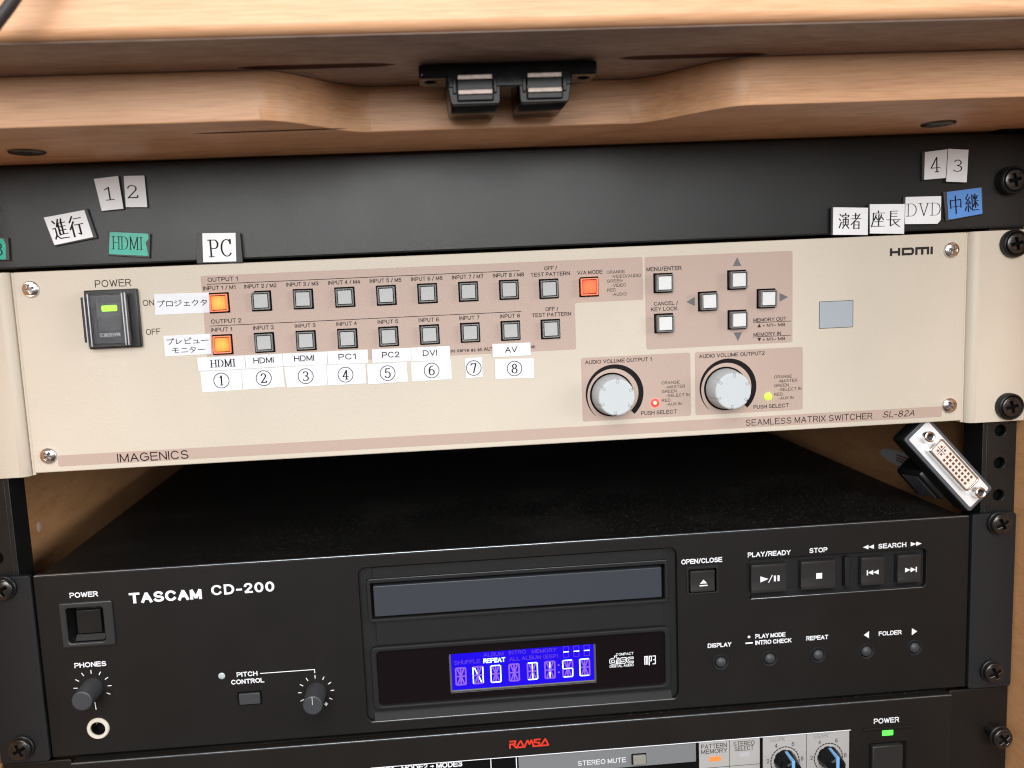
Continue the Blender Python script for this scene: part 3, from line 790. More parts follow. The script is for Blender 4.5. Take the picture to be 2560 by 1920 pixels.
for ox in (0.0, 52.75):
    for s, a, b, z in (('ORANGE', 68.5, 76.9, 26.0), ('-MASTER', 70.5, 79.4, 24.0), ('GREEN', 68.5, 75.4, 22.0), ('-SELECT IN', 70.5, 81.4, 20.0), ('RED', 68.5, 72.6, 17.9), ('-AUX IN', 70.5, 77.6, 16.0)):
        swt(s, a+ox, b+ox, z, 1.4, weight=0.13)
    swt('PUSH SELECT', 58.7+ox, 75.4+ox, 12.5, 1.8)
    # swelling volume arc
    cx, cz = 46.75+ox, 22.3
    n, o1, i1 = 60, [], []
    for i in range(n+1):
        t = i/n
        a = R(228-276*t)
        ro = 13.35
        ri = ro-0.12-2.25*min(1, t*1.6)**0.9
        o1.append((cx+ro*math.cos(a), cz+ro*math.sin(a))); i1.append((cx+ri*math.cos(a), cz+ri*math.sin(a)))
    vs = [(p[0], YT, p[1]) for p in o1]+[(p[0], YT, p[1]) for p in i1]
    link_mesh('volume_arc', from_data(vs, [(i, i+1, n+2+i, n+1+i) for i in range(n)]), INKD, SW)
swt('SEAMLESS MATRIX SWITCHER', 107.8, 168.2, 5.35, 2.9, INKD, weight=0.11)
swt('SL-82A', 173.6, 188.9, 5.6, 2.95, INKD, weight=0.115, name='model_lettering')
me = bpy.data.objects[-1] if False else None
ml = [o for o in SW.children if o.name.startswith('model_lettering')][0]
for v in ml.data.vertices: v.co.x += v.co.z*0.22          # italic slant
ml.name = 'lettering'
swt('IMAGENICS', -176.0, -145.2, 5.3, 3.9, INKD, weight=0.12, gap=24)
text('HDMI', 175.5, 195.9, 80.6, 3.5, YT, mat('logo_grey', (0.03, 0.027, 0.027), 0.6, spec=0.15), SW, weight=0.33, face='special', name='logo', wz=0.30)

# square illuminated buttons
def push_button(depth, insert):
    c = lathe('push_button', [(0.01, 0), (0.01, 0.01)], 0, 0, CLEAR, None, 4)   # replaced below
    bpy.data.objects.remove(c)
    cap = plate_mesh([rrect(-4.0, 4.0, -4.0, 4.0, 0.5)], -depth, depth-0.1, 0.35)
    o = link_mesh('push_button', cap, CLEAR, None, 35)
    o.location = (0, 0, 0)
    return o
def make_button(depth, insm):
    # part: the clear keycap; sub-parts: black well, coloured insert
    o = link_mesh('push_button', plate_mesh([rrect(-3.8, 3.8, -3.8, 3.8, 0.4), rrect(-3.25, 3.25, -3.25, 3.25, 0.2)[::-1]], -depth, depth-0.12, 0.22), KEYRIM, SW, 35)
    plate('button_well', [rrect(-4.4, 4.4, -4.45, 4.45, 0.2)], -0.12, 0.1, VOID, o)
    # move children to share the origin of the cap
    ins = link_mesh('key_insert', plate_mesh([rrect(-2.95, 2.95, -2.95, 2.95, 0.15)], -depth+0.25, depth-0.4, 0.12), insm, o, 35)
    return o
KEYRIM = mat('translucent_key_rim', (0.30, 0.30, 0.30), 0.12, spec=0.8, trans=0.35, ior=1.45)
KEYRIMO = mat('glowing_key_rim', (0.6, 0.22, 0.12), 0.15, spec=0.8, emis=(1.0, 0.14, 0.06), estr=0.45)
protos = {}
def put_button(x, z, kind, lab=None):
    depth = {'g': 2.0, 'w': 3.6, 'o': 2.0, 'r': 2.4}[kind]
    if kind not in protos:
        b = make_button(depth, {'g': KEYG, 'w': KEYW, 'o': KEYO, 'r': KEYR}[kind])
        if kind in 'or':
            b.data.materials[0] = KEYRIMO
        protos[kind] = (b, b.location.copy(), [c.location.copy() for c in b.children])
        o = b
    else:
        o = copy_tree(protos[kind][0], SW)
        o['label'] = ''
        del o['label']
    base = protos[kind][1]
    o.location = base+Vector((x, YF, z))*MM
    o.rotation_euler = (R(random.uniform(-.8, .8)), R(random.uniform(-.6, .6)), R(random.uniform(-.8, .8)))
    if lab: o['label'] = lab
    return o
# children of the prototypes were placed relative to the cap at the origin; keep that relation in every copy
for i, x in enumerate(BX):
    put_button(x, 71.4, 'o' if i == 0 else 'g', 'orange lit square button' if i == 0 else None)
    put_button(x, 53.2, 'o' if i == 0 else 'g', 'orange lit square button' if i == 0 else None)
put_button(18.2, 71.0, 'g'); put_button(18.3, 53.05, 'g')
put_button(36.2, 71.1, 'r', 'red-orange lit square button')
for x, z in ((70.0, 71.3), (70.0, 53.2), (103.9, 71.2), (103.9, 53.2), (90.3, 62.2), (117.5, 62.2)):
    put_button(x, z, 'w', 'bright white square button')

# volume knobs: black skirt, grey fluted cap with six notches
def knob(cx, cz):
    def rf(i, y): return 0.965 if (i % 24) in (9, 10, 11) and y < -0.6 else 1.0
    k = lathe('volume_knob', [(0, -9.8), (7.6, -9.8), (8.1, -9.55), (8.35, -9.1), (9.3, -0.6), (9.3, 0)], cx, cz, KNOBW, SW, 144, YF, rf, 30)
    k.data.materials.clear(); k.data.materials.append(KNOBW)
    lathe('knob_skirt', [(0, -0.3), (9.95, -0.3), (10.05, -0.2), (10.05, -0.05), (0, -0.05)], cx, cz, VOID, k, 64, YF)
    for j in range(6):
        a = 2*math.pi*(j*24+10)/144
        ca, sa = math.cos(a), math.sin(a)
        pts = [(6.4, -0.45), (8.0, -0.45), (8.0, 0.45), (6.4, 0.45)]
        q = [(cx+u*ca-v*sa, cz+u*sa+v*ca) for u, v in pts]
        strokes('notch_outline', [[q[1], q[0], q[3], q[2]]], 0.16, YF-9.84, mat('notch_shade', (0.2, 0.21, 0.22), 0.6) if 'notch_shade' not in bpy.data.materials else bpy.data.materials['notch_shade'], k)
    return k
knob(45.4, 21.9)
knob(98.3, 21.9)
# indicator lamps, sensor window
def dome(name, x, z, rad, m, parent, yf, hgt=1.4):
    pr = [(0, -hgt)]+[(rad*math.sin(R(a)), -hgt*math.cos(R(a))) for a in (18, 36, 54, 72, 90)]+[(0, 0)]
    return lathe(name, pr, x, z, m, parent, 28, yf)
l = dome('indicator_lamp', 65.4, 16.9, 2.0, REDLED, SW, YF, 0.8); l['label'] = 'glowing red indicator lamp'
dome('lamp_core', 65.2, 17.0, 0.9, REDCORE, l, YF-0.35, 0.7)
l = dome('indicator_lamp', 118.4, 17.1, 1.8, GRNLED, SW, YF, 1.3); l['label'] = 'glowing green indicator lamp'
plate('sensor_window', [rrect(142.5, 158.4, 47.3, 59.5, 0.2)], YF-0.08, 0.06, SENSOR, SW)
strokes('window_edge', [[(142.5, 47.3), (158.4, 47.3), (158.4, 59.5), (142.5, 59.5), (142.5, 47.3)]], 0.22, YF-0.09, INK, SW)
# silver faceplate screws
for i, (x, z) in enumerate(((-204.9, 80.8), (-205.1, 8.2), (204.6, 80.4), (205.3, 8.3))):
    h = pan_head('faceplate_screw', 3.55, 1.9, SILVER, None, -1.9, 20+i*31, clen=0.52, cw=0.13, dome=0.9)
    h.parent = SW
    h.location = h.location+Vector((x, YF, z))*MM
# power switch under its clear hinged guard
P = box('power_switch', -182.3, -160.2, YF-2.6, YF+0.1, 54.0, 79.2, BLK, SW, 0.5)
box('guard_lug', -183.6, -181.6, YF-3.4, YF-0.4, 57.0, 76.4, BLK, P, 0.3)
box('rocker', -179.2, -164.0, YF-4.6, YF-2.6, 56.2, 77.2, mat('rocker_grey', (0.10, 0.10, 0.105), 0.4), P, 0.5)
plate('rocker_window', [rrect(-176.2, -166.6, 62.0, 73.6, 0.2)], YF-4.8, 0.15, mat('rocker_window_grey', (0.14, 0.14, 0.145), 0.35), P, 0.05)
plate('power_lamp', [rrect(-174.4, -168.0, 70.0, 72.5, 0.5)], YF-5.0, 0.3, GRNLED, P, 0.1)
text('IMAGENICS', -176.2, -167.6, 60.0, 1.7, YF-5.06, mat('guard_print', (0.62, 0.62, 0.62), 0.4), P, weight=0.17, rot=180)
cv = box('clear_guard', -181.0, -163.2, YF-7.2, YF-5.2, 55.3, 77.8, SMOKE, P, 0.35)
RIDGE = mat('guard_ridge', (0.55, 0.56, 0.58), 0.12, spec=0.9)
for x in (-180.6, -179.0, -164.9, -163.7):
    box('guard_ridge', x-0.22, x+0.22, YF-7.6, YF-7.1, 55.4, 77.7, RIDGE, P, 0.12)

# ------------------------------------------------------------------ paper labels stuck on the switcher
LABN = 0
def sticker(pts, words, label, cat='paper label', matl=PAPER, y=None, name='paper_label', group=None, th=0.1, circle=None):
    """pts: corners TL, TR, BR, BL; words: (string, x0, x1, zc, h, weight, face, wz)"""
    global LABN
    LABN += 1
    y0 = (YF-0.16-0.03*(LABN % 5)) if y is None else y
    cx = sum(p[0] for p in pts)/len(pts); cz = sum(p[1] for p in pts)/len(pts)
    t = thing(name, label, cat, (cx, y0, cz), group)
    plate('paper', [pts[::-1]], y0, th, matl, t)
    rot = math.degrees(math.atan2(pts[1][1]-pts[0][1], pts[1][0]-pts[0][0]))
    for s, x0, x1, zc, h, w, face, wz in words:
        text(s, x0, x1, zc, h, y0-0.03, INKD, t, weight=w, face=face, wz=wz, rot=rot, pivot=((x0+x1)/2, zc), gap=24)
    if circle:
        strokes('printed_circle', [[(p[0], p[1]) for p in circ(*circle, 40)]+[circ(*circle, 40)[0]]], 0.3, y0-0.03, INKD, t)
    return t
GL = 'paper labels on the switcher front'
sticker([(-153.7, 76.4), (-130.5, 76.1), (-130.8, 67.4), (-154.1, 67.4)], [('プロジェクタ', -152.8, -131.6, 72.0, 2.9, 0.10, 'sans', None)],
        'white label reading プロジェクタ left of the upper orange button', group=GL)
sticker([(-151.4, 58.2), (-131.3, 58.2), (-131.5, 49.3), (-151.4, 49.2)], [('プレビュー', -150.3, -132.3, 55.5, 2.9, 0.10, 'sans', None), ('モニター', -148.2, -134.0, 51.6, 2.9, 0.10, 'sans', None)],
        'white two-line label reading プレビューモニター left of the lower orange button', group=GL)
HL = [((-137.9, 48.0), (-117.4, 48.0), (-117.3, 41.9), (-137.7, 42.1), 'HDMI', -132.5, -121.5, 45.0, 3.4, 'serif', 'white label with serif HDMI above the circled 1'),
      ((-117.3, 48.0), (-101.0, 48.0), (-101.0, 42.3), (-117.0, 42.0), 'HDMI', -113.7, -104.9, 45.4, 2.6, 'sans', 'white label with plain HDMI above the circled 2'),
      ((-100.9, 48.0), (-81.5, 47.9), (-81.7, 42.1), (-100.9, 42.3), 'HDMI', -96.0, -87.3, 45.4, 2.6, 'sans', 'white label with worn HDMI above the circled 3'),
      ((-81.4, 48.0), (-63.6, 47.9), (-63.7, 41.9), (-81.4, 42.1), 'PC1', -76.6, -69.0, 45.2, 2.6, 'sans', 'white label reading PC1 under the fourth button'),
      ((-61.8, 47.9), (-44.6, 47.7), (-44.6, 41.7), (-61.8, 41.8), 'PC2', -57.4, -49.7, 45.1, 2.6, 'sans', 'white label reading PC2 under the fifth button'),
      ((-44.5, 47.8), (-27.2, 47.7), (-27.3, 41.5), (-44.5, 41.6), 'DVI', -39.3, -33.0, 45.0, 2.6, 'sans', 'white label reading DVI under the sixth button'),
      ((-8.2, 47.6), (9.0, 47.5), (9.0, 41.7), (-8.2, 41.6), 'AV', -2.5, 2.9, 44.7, 2.6, 'sans', 'white label reading AV under the eighth button')]
for a, b, c, d, s, x0, x1, zc, h, face, lab in HL:
    sticker([a, b, c, d], [(s, x0, x1, zc, h, 0.14, face, 0.06 if face == 'serif' else None)], lab, group=GL)
NL = [((-137.0, 41.8), (-119.4, 41.7), (-119.4, 32.8), (-136.9, 32.6), -128.2, 37.4), ((-119.3, 41.8), (-101.1, 42.0), (-100.9, 33.2), (-119.1, 32.8), -109.8, 37.5),
      ((-100.7, 42.0), (-82.2, 42.0), (-82.2, 32.9), (-99.9, 32.7), -91.5, 37.45), ((-82.1, 42.0), (-64.9, 41.7), (-65.0, 32.8), (-82.0, 32.8), -74.0, 37.2),
      ((-64.4, 41.3), (-46.6, 41.5), (-46.6, 32.7), (-64.2, 32.3), -55.4, 36.95), ((-44.9, 41.3), (-27.0, 41.6), (-26.9, 32.8), (-44.8, 32.6), -35.8, 37.1),
      ((-20.8, 41.7), (-13.1, 42.0), (-13.0, 33.1), (-20.5, 32.8), -16.9, 37.25), ((-7.3, 40.7), (10.2, 40.3), (10.1, 31.4), (-7.4, 31.8), 1.4, 36.1)]
NW = ['under the serif HDMI label', 'under the plain HDMI label', 'under the worn HDMI label', 'under the PC1 label', 'under the PC2 label', 'under the DVI label', 'small and square on its own', 'under the AV label']
for i, (a, b, c, d, cx, cz) in enumerate(NL):
    n = str(i+1)
    w = 1.5 if n == '1' else 2.7
    sticker([a, b, c, d], [(n, cx-w/2, cx+w/2, cz, 4.4, 0.13, 'serif', 0.07)], 'white paper label with a circled %s, %s' % (n, NW[i]), circle=(cx, cz, 3.3), group=GL)

# ------------------------------------------------------------------ magnets on the blank panel
GM = 'labelled magnets on the black blank panel'
def magnet(pts, face_pts, fmat, words, label, base=MAGNET, th=1.5, y=None):
    y0 = -0.05-th if y is None else y
    cx = sum(p[0] for p in pts)/4; cz = sum(p[1] for p in pts)/4
    t = thing('label_magnet', label, 'magnet', (cx, y0, cz), GM)
    plate('magnet_base', [pts[::-1]], y0, th, base, t, 0.1)
    if face_pts: plate('paper_face', [face_pts[::-1]], y0-0.1, 0.09, fmat, t)
    yy = y0-(0.13 if face_pts else 0.03)
    fp = face_pts or pts
    for s, x0, x1, zc, h, w, face, wz, rot in words:
        text(s, x0, x1, zc, h, yy, INKD, t, weight=w, face=face, wz=wz, rot=rot, gap=20)
    return t
def inset(pts, d):
    cx = sum(p[0] for p in pts)/len(pts); cz = sum(p[1] for p in pts)/len(pts)
    return [(x+(cx-x)*d, z+(cz-z)*d) for x, z in pts]
q = [(-174.5, 126.1), (-164.2, 127.0), (-163.2, 113.0), (-172.5, 112.4)]
magnet(q, inset(q, 0.02), PAPERW, [('1', -170.6, -166.8, 119.6, 5.6, 0.11, 'serif', 0.06, 4)], 'white magnet with a 1, tilted, left of the 2')
q = [(-162.1, 126.9), (-153.4, 126.8), (-153.3, 113.3), (-162.4, 113.6)]
magnet(q, inset(q, 0.02), PAPERW, [('2', -161.2, -156.6, 120.1, 5.6, 0.11, 'serif', 0.06, 0)], 'white magnet with a 2, upright, right of the 1', th=1.3)
q = [(-196.8, 111.0), (-178.4, 113.7), (-175.5, 101.4), (-193.6, 98.6)]
f = [(-196.6, 110.7), (-179.6, 113.2), (-177.0, 101.8), (-193.4, 99.0)]
magnet(q, f, PAPERW, [('進行', -193.6, -180.4, 106.1, 9.0, 0.085, 'sans', 0.04, 9)], 'white magnet reading 進行, largest and tilted, at the far left')
q = [(-170.5, 104.2), (-153.2, 102.2), (-154.4, 92.0), (-171.6, 93.8)]
f = [(-169.9, 103.6), (-154.0, 102.2), (-153.9, 100.2), (-155.4, 98.6), (-154.6, 92.8), (-171.2, 94.3)]
magnet(q, f, GREENT, [('HDMI', -169.6, -156.6, 98.6, 5.6, 0.07, 'serif', 0.035, -4)], 'green taped magnet reading HDMI, right of the white 進行 magnet')
q = [(-226, 103.8), (-212.2, 102.8), (-212.6, 93.4), (-226, 94.0)]
f = [(-225, 103.2), (-214.2, 102.6), (-213.4, 100.0), (-214.0, 93.8), (-225.6, 94.4)]
magnet(q, f, GREENT, [('3', -218.0, -214.9, 98.2, 5.4, 0.10, 'serif', 0.06, -3)], 'green taped magnet with a 3, cut off by the left picture edge')
q = [(-133.5, 101.4), (-115.0, 101.0), (-114.8, 88.3), (-134.3, 88.7)]
f = [(-130.9, 101.4), (-116.9, 101.0), (-117.5, 88.9), (-131.5, 89.1)]
magnet(q, f, PAPERW, [('PC', -129.0, -119.1, 94.8, 7.6, 0.10, 'serif', 0.05, 0)], 'white paper reading PC on a wider grey magnet over the cream front', th=1.2, y=-2.9)
q = [(190.1, 124.7), (201.8, 125.7), (202.2, 112.9), (190.2, 112.3)]
f = [(191.3, 124.7), (202.0, 125.6), (202.3, 112.9), (191.2, 112.5)]
magnet(q, f, PAPERW, [('4', 194.0, 198.4, 119.0, 7.0, 0.085, 'serif', 0.05, 2)], 'white magnet with a 4, left of the upper right 3')
q = [(201.9, 125.9), (211.6, 125.1), (211.1, 110.4), (201.2, 111.1)]
magnet(q, inset(q, 0.02), PAPERW, [('3', 204.5, 208.7, 118.1, 5.4, 0.11, 'serif', 0.06, 0)], 'white magnet with a 3, right of the 4', th=1.9)
q = [(147.4, 101.9), (164.3, 101.0), (164.3, 88.7), (147.3, 89.4)]
f = [(148.1, 101.7), (164.3, 100.9), (164.3, 88.8), (148.0, 89.5)]
magnet(q, f, PAPERW, [('演者', 150.6, 161.2, 95.3, 7.2, 0.085, 'sans', 0.04, -1)], 'white magnet reading 演者, leftmost of the lower right row', th=1.2, y=-2.9)
q = [(164.5, 102.6), (181.4, 102.0), (181.2, 88.5), (164.9, 89.3)]
f = [(165.0, 102.4), (181.4, 101.9), (181.2, 88.6), (165.2, 89.4)]
magnet(q, f, PAPERW, [('座長', 165.6, 179.4, 95.6, 7.6, 0.08, 'sans', 0.035, -1)], 'white magnet reading 座長, between 演者 and DVD', th=1.2, y=-3.1)
q = [(181.6, 105.2), (199.4, 105.0), (199.4, 94.1), (197.9, 92.4), (182.0, 92.9)]
f = [(182.6, 105.1), (199.4, 104.9), (199.4, 94.2), (197.9, 92.5), (182.5, 93.0)]
magnet(q, f, PAPERW, [('DVD', 182.9, 199.2, 99.2, 5.8, 0.075, 'serif', 0.035, 0)], 'white magnet reading DVD with a clipped corner')
q = [(200.4, 106.6), (218.8, 108.3), (219.6, 96.2), (202.0, 93.6)]
f = [(202.0, 106.6), (218.3, 108.0), (219.1, 96.2), (203.1, 94.2)]
magnet(q, f, BLUET, [('中継', 203.6, 217.4, 101.1, 8.4, 0.075, 'sans', 0.035, 5)], 'blue magnet reading 中継, rightmost on the panel')

# ------------------------------------------------------------------ CD player
CD = thing('cd_player', 'black two-unit CD player with a blue display and disc tray', 'CD player', (0, 0, -134))
YC = 1.2
holes = [rrect(-74.4, 75.1, -128.4, -53.2, 3.5), rrect(-206.0, -189.5, -79.2, -62.6, 1.6), rrect(109.3, 197.7, -80.9, -61.7, 2.2),
         rrect(80.1, 95.0, -76.3, -63.2, 1.0), circ(-197.5, -121.1, 4.4, 36)]
plate('faceplate', [rrect(-219.3, 219.3, -133.8, -47.1, 0.4)]+[h[::-1] for h in holes], YC, 5.0, CDFACE, CD, 0.5)
box('top_cover', -217.5, 217.5, 6.2, 292, -133.0, -47.7, DUSTY, CD, 0.5)
for sx in (-1, 1):
    a, b = sorted((sx*220.0, sx*241.9))
    plate('rack_ear', [rrect(a, b, -134.6, -46.2, 1.5)], 0.2 if sx > 0 else 0.2, 3.0, mat('ear_charcoal', (0.0135, 0.0143, 0.0165), 0.45, spec=0.35, bump=0.3, bscale=6000) if 'ear_charcoal' not in bpy.data.materials else bpy.data.materials['ear_charcoal'], CD, 0.35)
box('edge_highlight', -218.9, 218.9, YC+0.25, YC+1.6, -47.25, -46.9, EDGEHI, CD, 0.12)  # strip added as the bright highlight along the player's top edge
YW = YC-0.04
def cdt(s, x0, x1, zc, h, **k):
    k.setdefault('weight', 0.19)
    return text(s, x0, x1, zc, h, YW, WHITEPRINT, CD, **k)
cdt('POWER', -204.0, -191.5, -56.9, 2.5)
cdt('PHONES', -205.2, -191.0, -90.1, 2.4)
cdt('TASCAM', -178.0, -145.6, -60.1, 5.0, weight=0.28, wz=0.21, gap=36)
cdt('CD-200', -141.3, -112.8, -58.9, 4.8, weight=0.24, wz=0.19, gap=38)
cdt('PITCH', -133.0, -123.5, -100.1, 2.3); cdt('CONTROL', -135.8, -120.7, -103.6, 2.3)
strokes('printed_line', [[(-122.2, -100.3), (-97.3, -100.3), (-97.3, -101.9)]], 0.35, YW, WHITEPRINT, CD)
def ticks(cx, cz, r0, r1, angs):
    for a in angs:
        c, s = math.cos(R(a)), math.sin(R(a))
        strokes('tick_mark', [[(cx+r0*c, cz+r0*s), (cx+r1*c, cz+r1*s)]], 0.36, YW, WHITEPRINT, CD)
ticks(-198.1, -101.2, 6.9, 8.3, [-27, 2, 31, 60, 90, 120, 149, 178])
strokes('tick_mark', [[(-197.8, -108.5), (-197.6, -111.8)]], 0.4, YW, WHITEPRINT, CD)
ticks(-97.3, -111.4, 6.9, 8.2, [-30, 2, 31, 60, 90, 120, 149, 178, 208])
cdt('+', -94.0, -92.2, -117.2, 4.2, weight=0.10)
cdt('OPEN/CLOSE', 77.3, 97.1, -60.3, 2.4)
cdt('PLAY/READY', 109.5, 130.4, -59.0, 2.4); cdt('STOP', 139.7, 148.5, -58.9, 2.4); cdt('SEARCH', 173.7, 187.6, -59.0, 2.4)
for x, d in ((166.0, -1), (168.7, -1), (189.8, 1), (192.5, 1)):
    flat('printed_arrow', [(x, -59.0), (x+2.8, -57.9), (x+2.8, -60.1)] if d < 0 else [(x, -57.9), (x+2.8, -59.0), (x, -60.1)], YW, WHITEPRINT, CD)
cdt('DISPLAY', 89.6, 101.2, -102.8, 2.2)
cdt('PLAY MODE', 113.0, 127.9, -99.8, 2.2); cdt('INTRO CHECK', 113.0, 130.9, -103.0, 2.2)
strokes('printed_line', [[(108.5, -102.9), (111.4, -102.9)]], 0.7, YW, WHITEPRINT, CD)
flat('printed_dot', circ(109.9, -99.8, 0.65, 16), YW, WHITEPRINT, CD)
cdt('REPEAT', 138.2, 149.2, -102.7, 2.2); cdt('FOLDER', 174.5, 186.0, -103.0, 2.2)
flat('printed_arrow', [(167.0, -103.1), (169.6, -101.3), (169.6, -104.9)], YW, WHITEPRINT, CD)
flat('printed_arrow', [(191.2, -101.4), (193.9, -103.2), (191.2, -105.0)], YW, WHITEPRINT, CD)
FRAMEM = mat('satin_black_moulding', (0.026, 0.027, 0.028), 0.32, bump=0.15, bscale=1500, spec=0.55)
KEYM0 = mat('satin_black_button', (0.012, 0.011, 0.011), 0.35, spec=0.4)
# power button in its raised frame
pf = plate('power_button_frame', [rrect(-208.7, -185.4, -81.0, -60.0, 0.8), rrect(-206.0, -189.6, -79.0, -62.5, 1.4)[::-1]], YC-1.4, 2.0, FRAMEM, CD, 0.6)
prism('well_ledge', [(YC+0.2, -78.4), (YC+2.6, -76.6), (YC+2.6, -78.6), (YC+0.2, -78.9)], 'x', -203.6, -190.6, FRAMEM, pf)
def funnel(name, o0, o1, y0, y1, matl, parent):
    n = len(o0)
    vs = [(x, y0, z) for x, z in o0]+[(x, y1, z) for x, z in o1]
    fs = [(i, (i+1) % n, (i+1) % n+n, i+n) for i in range(n)]+[list(range(n, 2*n))]
    return link_mesh(name, from_data(vs, fs), matl, parent, 30)
funnel('button_well', rrect(-205.8, -189.8, -78.8, -62.7, 1.4), rrect(-203.4, -191.9, -76.8, -64.6, 0.8), YC-0.4, YC+6.0, BLKG, pf)
plate('power_button', [rrect(-203.1, -192.2, -76.2, -65.2, 0.4)], YC+2.4, 3.4, KEYM0, CD, 0.3)
# knobs, jack, lamp, pitch button
def cdknob(x, z):
    k = lathe('control_knob', [(0, -12.3), (3.9, -12.3), (4.4, -12.0), (4.5, -11.6), (4.75, 0), (0, 0)], x, z, GREYKNOB, CD, 40, YC)
    return k
cdknob(-198.1, -101.4)
k2 = cdknob(-97.3, -111.6)
strokes('pointer_line', [[(-97.3, -111.0), (-97.3, -107.3)]], 0.3, YC-12.36, LEDOFF, k2)
J = lathe('phones_jack', [(3.3, -0.6), (3.5, -0.9), (4.6, -0.9), (5.0, -0.5), (5.1, 0.1), (3.3, 0.1), (3.3, -0.6)], -197.5, -121.1, JACKM, CD, 48, YC)
lathe('jack_bore', [(3.31, -0.1), (3.31, 4.4), (0, 4.4), (0, 4.6), (3.6, 4.6), (3.6, -0.1), (3.31, -0.1)], -197.5, -121.1, BLKG, J, 36, YC)
box('spring_contact', -198.6, -197.9, YC+0.6, YC+3.6, -119.4, -117.9, SILVER, J, 0.1)
lathe('lamp_ring', [(1.6, -0.2), (2.2, -0.2), (2.3, 0.05), (1.6, 0.05), (1.6, -0.2)], -139.8, -100.1, BLK, CD, 32, YC)
dome('pitch_lamp', -139.8, -100.1, 1.65, LEDOFF, CD, YC, 0.5)
box('pitch_button', -132.6, -123.0, YC-1.1, YC+0.1, -114.5, -109.2, GREYKNOB, CD, 0.3)
plate('button_well', [rrect(-133.5, -122.2, -115.2, -108.5, 0.4)], YC-0.06, 0.05, VOID, CD)
# centre panel
YI = YC+2.6
cp = plate('centre_panel', [rrect(-75.5, 76.2, -129.5, -52.2, 3.5), rrect(-69.4, 69.6, -78.5, -60.9, 0.6)[::-1], rrect(-68.4, 68.9, -121.3, -94.4, 2.2)[::-1]], YI, 2.3, CDPANEL, CD, 0.15)
plate('raised_band', [rrect(-68.0, 69.0, -60.0, -53.9, 0.4)], YI-0.7, 0.8, CDPANEL, cp, 0.25)
plate('raised_band', [rrect(-68.0, 69.0, -91.6, -80.4, 0.4)], YI-0.7, 0.8, CDPANEL, cp, 0.25)
prism('lower_slope', [(YC+0.3, -128.3), (YI-0.05, -128.3), (YI-0.05, -125.0)], 'x', -71, 72, CDPANEL, cp)
plate('tray_frame', [rrect(-71.1, 71.2, -80.1, -59.0, 1.6), rrect(-69.3, 69.4, -78.4, -61.0, 0.5)[::-1]], YC+0.6, 3.2, CDPANEL, CD, 0.45)
plate('disc_tray', [rrect(-68.1, 68.2, -77.6, -62.8, 0.5)], YC+1.6, 4.0, TRAYM, CD, 0.35)
box('tray_slot', -70, 70, YC+4.8, YC+5.0, -79, -60, VOID, CD)
df = plate('display_frame', [rrect(-71.2, 71.6, -123.1, -92.1, 2.6), rrect(-68.4, 68.9, -121.3, -94.4, 2.0)[::-1]], YC+0.4, 3.6, CDPANEL, CD, 0.7)
dg = plate('display_window', [rrect(-68.5, 69.0, -121.4, -94.3, 2.0), rrect(-34.6, 35.6, -117.7, -98.6, 0.6)[::-1]], YC+1.7, 1.6, GLASSB, CD, 0.25)
YL = YC+2.4
LIPHI = mat('lip_highlight_metal', (0.42, 0.44, 0.46), 0.3, metal=0.7, var=0.2, vscale=120)  # pale strips added where the lips catch bright highlight lines
box('lip_highlight', -72.5, 73.2, YC-0.05, YC+0.25, -128.6, -128.25, LIPHI, CD, 0.1)
box('lip_highlight', -67, 67.5, YC+1.45, YC+1.75, -94.55, -94.3, LIPHI, dg, 0.08)
box('lip_highlight', -34.6, 35.6, YL-0.35, YL-0.1, -118.35, -118.0, LIPHI, CD, 0.08)
box('lip_highlight', 111.0, 196.2, YC-0.05, YC+0.2, -81.1, -80.85, LIPHI, CD, 0.08)
box('lip_highlight', -70.0, 70.3, YC+0.45, YC+0.7, -59.25, -59.0, mat('faint_lip_highlight', (0.12, 0.13, 0.135), 0.35, metal=0.3), CD, 0.08)  # dull grey strip added as a faint highlight on the tray frame
BEVM = mat('lcd_bevel', (0.09, 0.085, 0.085), 0.25)
bz = plate('lcd_bezel', [rrect(-35.4, 36.4, -118.4, -98.0, 0.5), rrect(-33.7, 34.7, -116.9, -98.7, 0.3)[::-1]], YL-0.25, 1.4, BEVM, dg, 0.3)
lc = plate('lcd_screen', [rrect(-34.0, 35.0, -117.2, -98.4, 0.3)], YL+0.15, 0.4, LCDBLUE, CD)
SEG = {  # fourteen-segment cell, unit box 0..100 wide, 0..180 high
 'a': [(10, 180), (90, 180)], 'b': [(100, 172), (100, 98)], 'c': [(100, 82), (100, 8)], 'd': [(10, 0), (90, 0)], 'e': [(0, 82), (0, 8)], 'f': [(0, 172), (0, 98)],
 'g': [(12, 90), (44, 90)], 'h': [(56, 90), (88, 90)], 'i': [(20, 164), (42, 106)], 'j': [(50, 166), (50, 102)], 'k': [(80, 164), (58, 106)],
 'l': [(58, 74), (80, 16)], 'm': [(50, 78), (50, 14)], 'n': [(42, 74), (20, 16)]}
DX = [-31.7, -23.5, -15.0, -6.2, 2.6, 11.0, 19.6, 27.8]
LIT = ['', 'feilbc', 'abcdef', '', 'abcdjm', 'jm', 'afghcd', 'afed']
w, h = 4.7, 8.3
for x, lit in zip(DX, LIT):
    for on in (0, 1):
        ps = [[(x+p[0]/100*w, -114.4+p[1]/180*h) for p in SEG[k]] for k in SEG if (k in lit) == bool(on)]
        if ps: strokes('lit_segments' if on else 'unlit_segments', ps, 0.56 if on else 0.72, YL+0.1, SEGLIT if on else SEGDIM, lc)
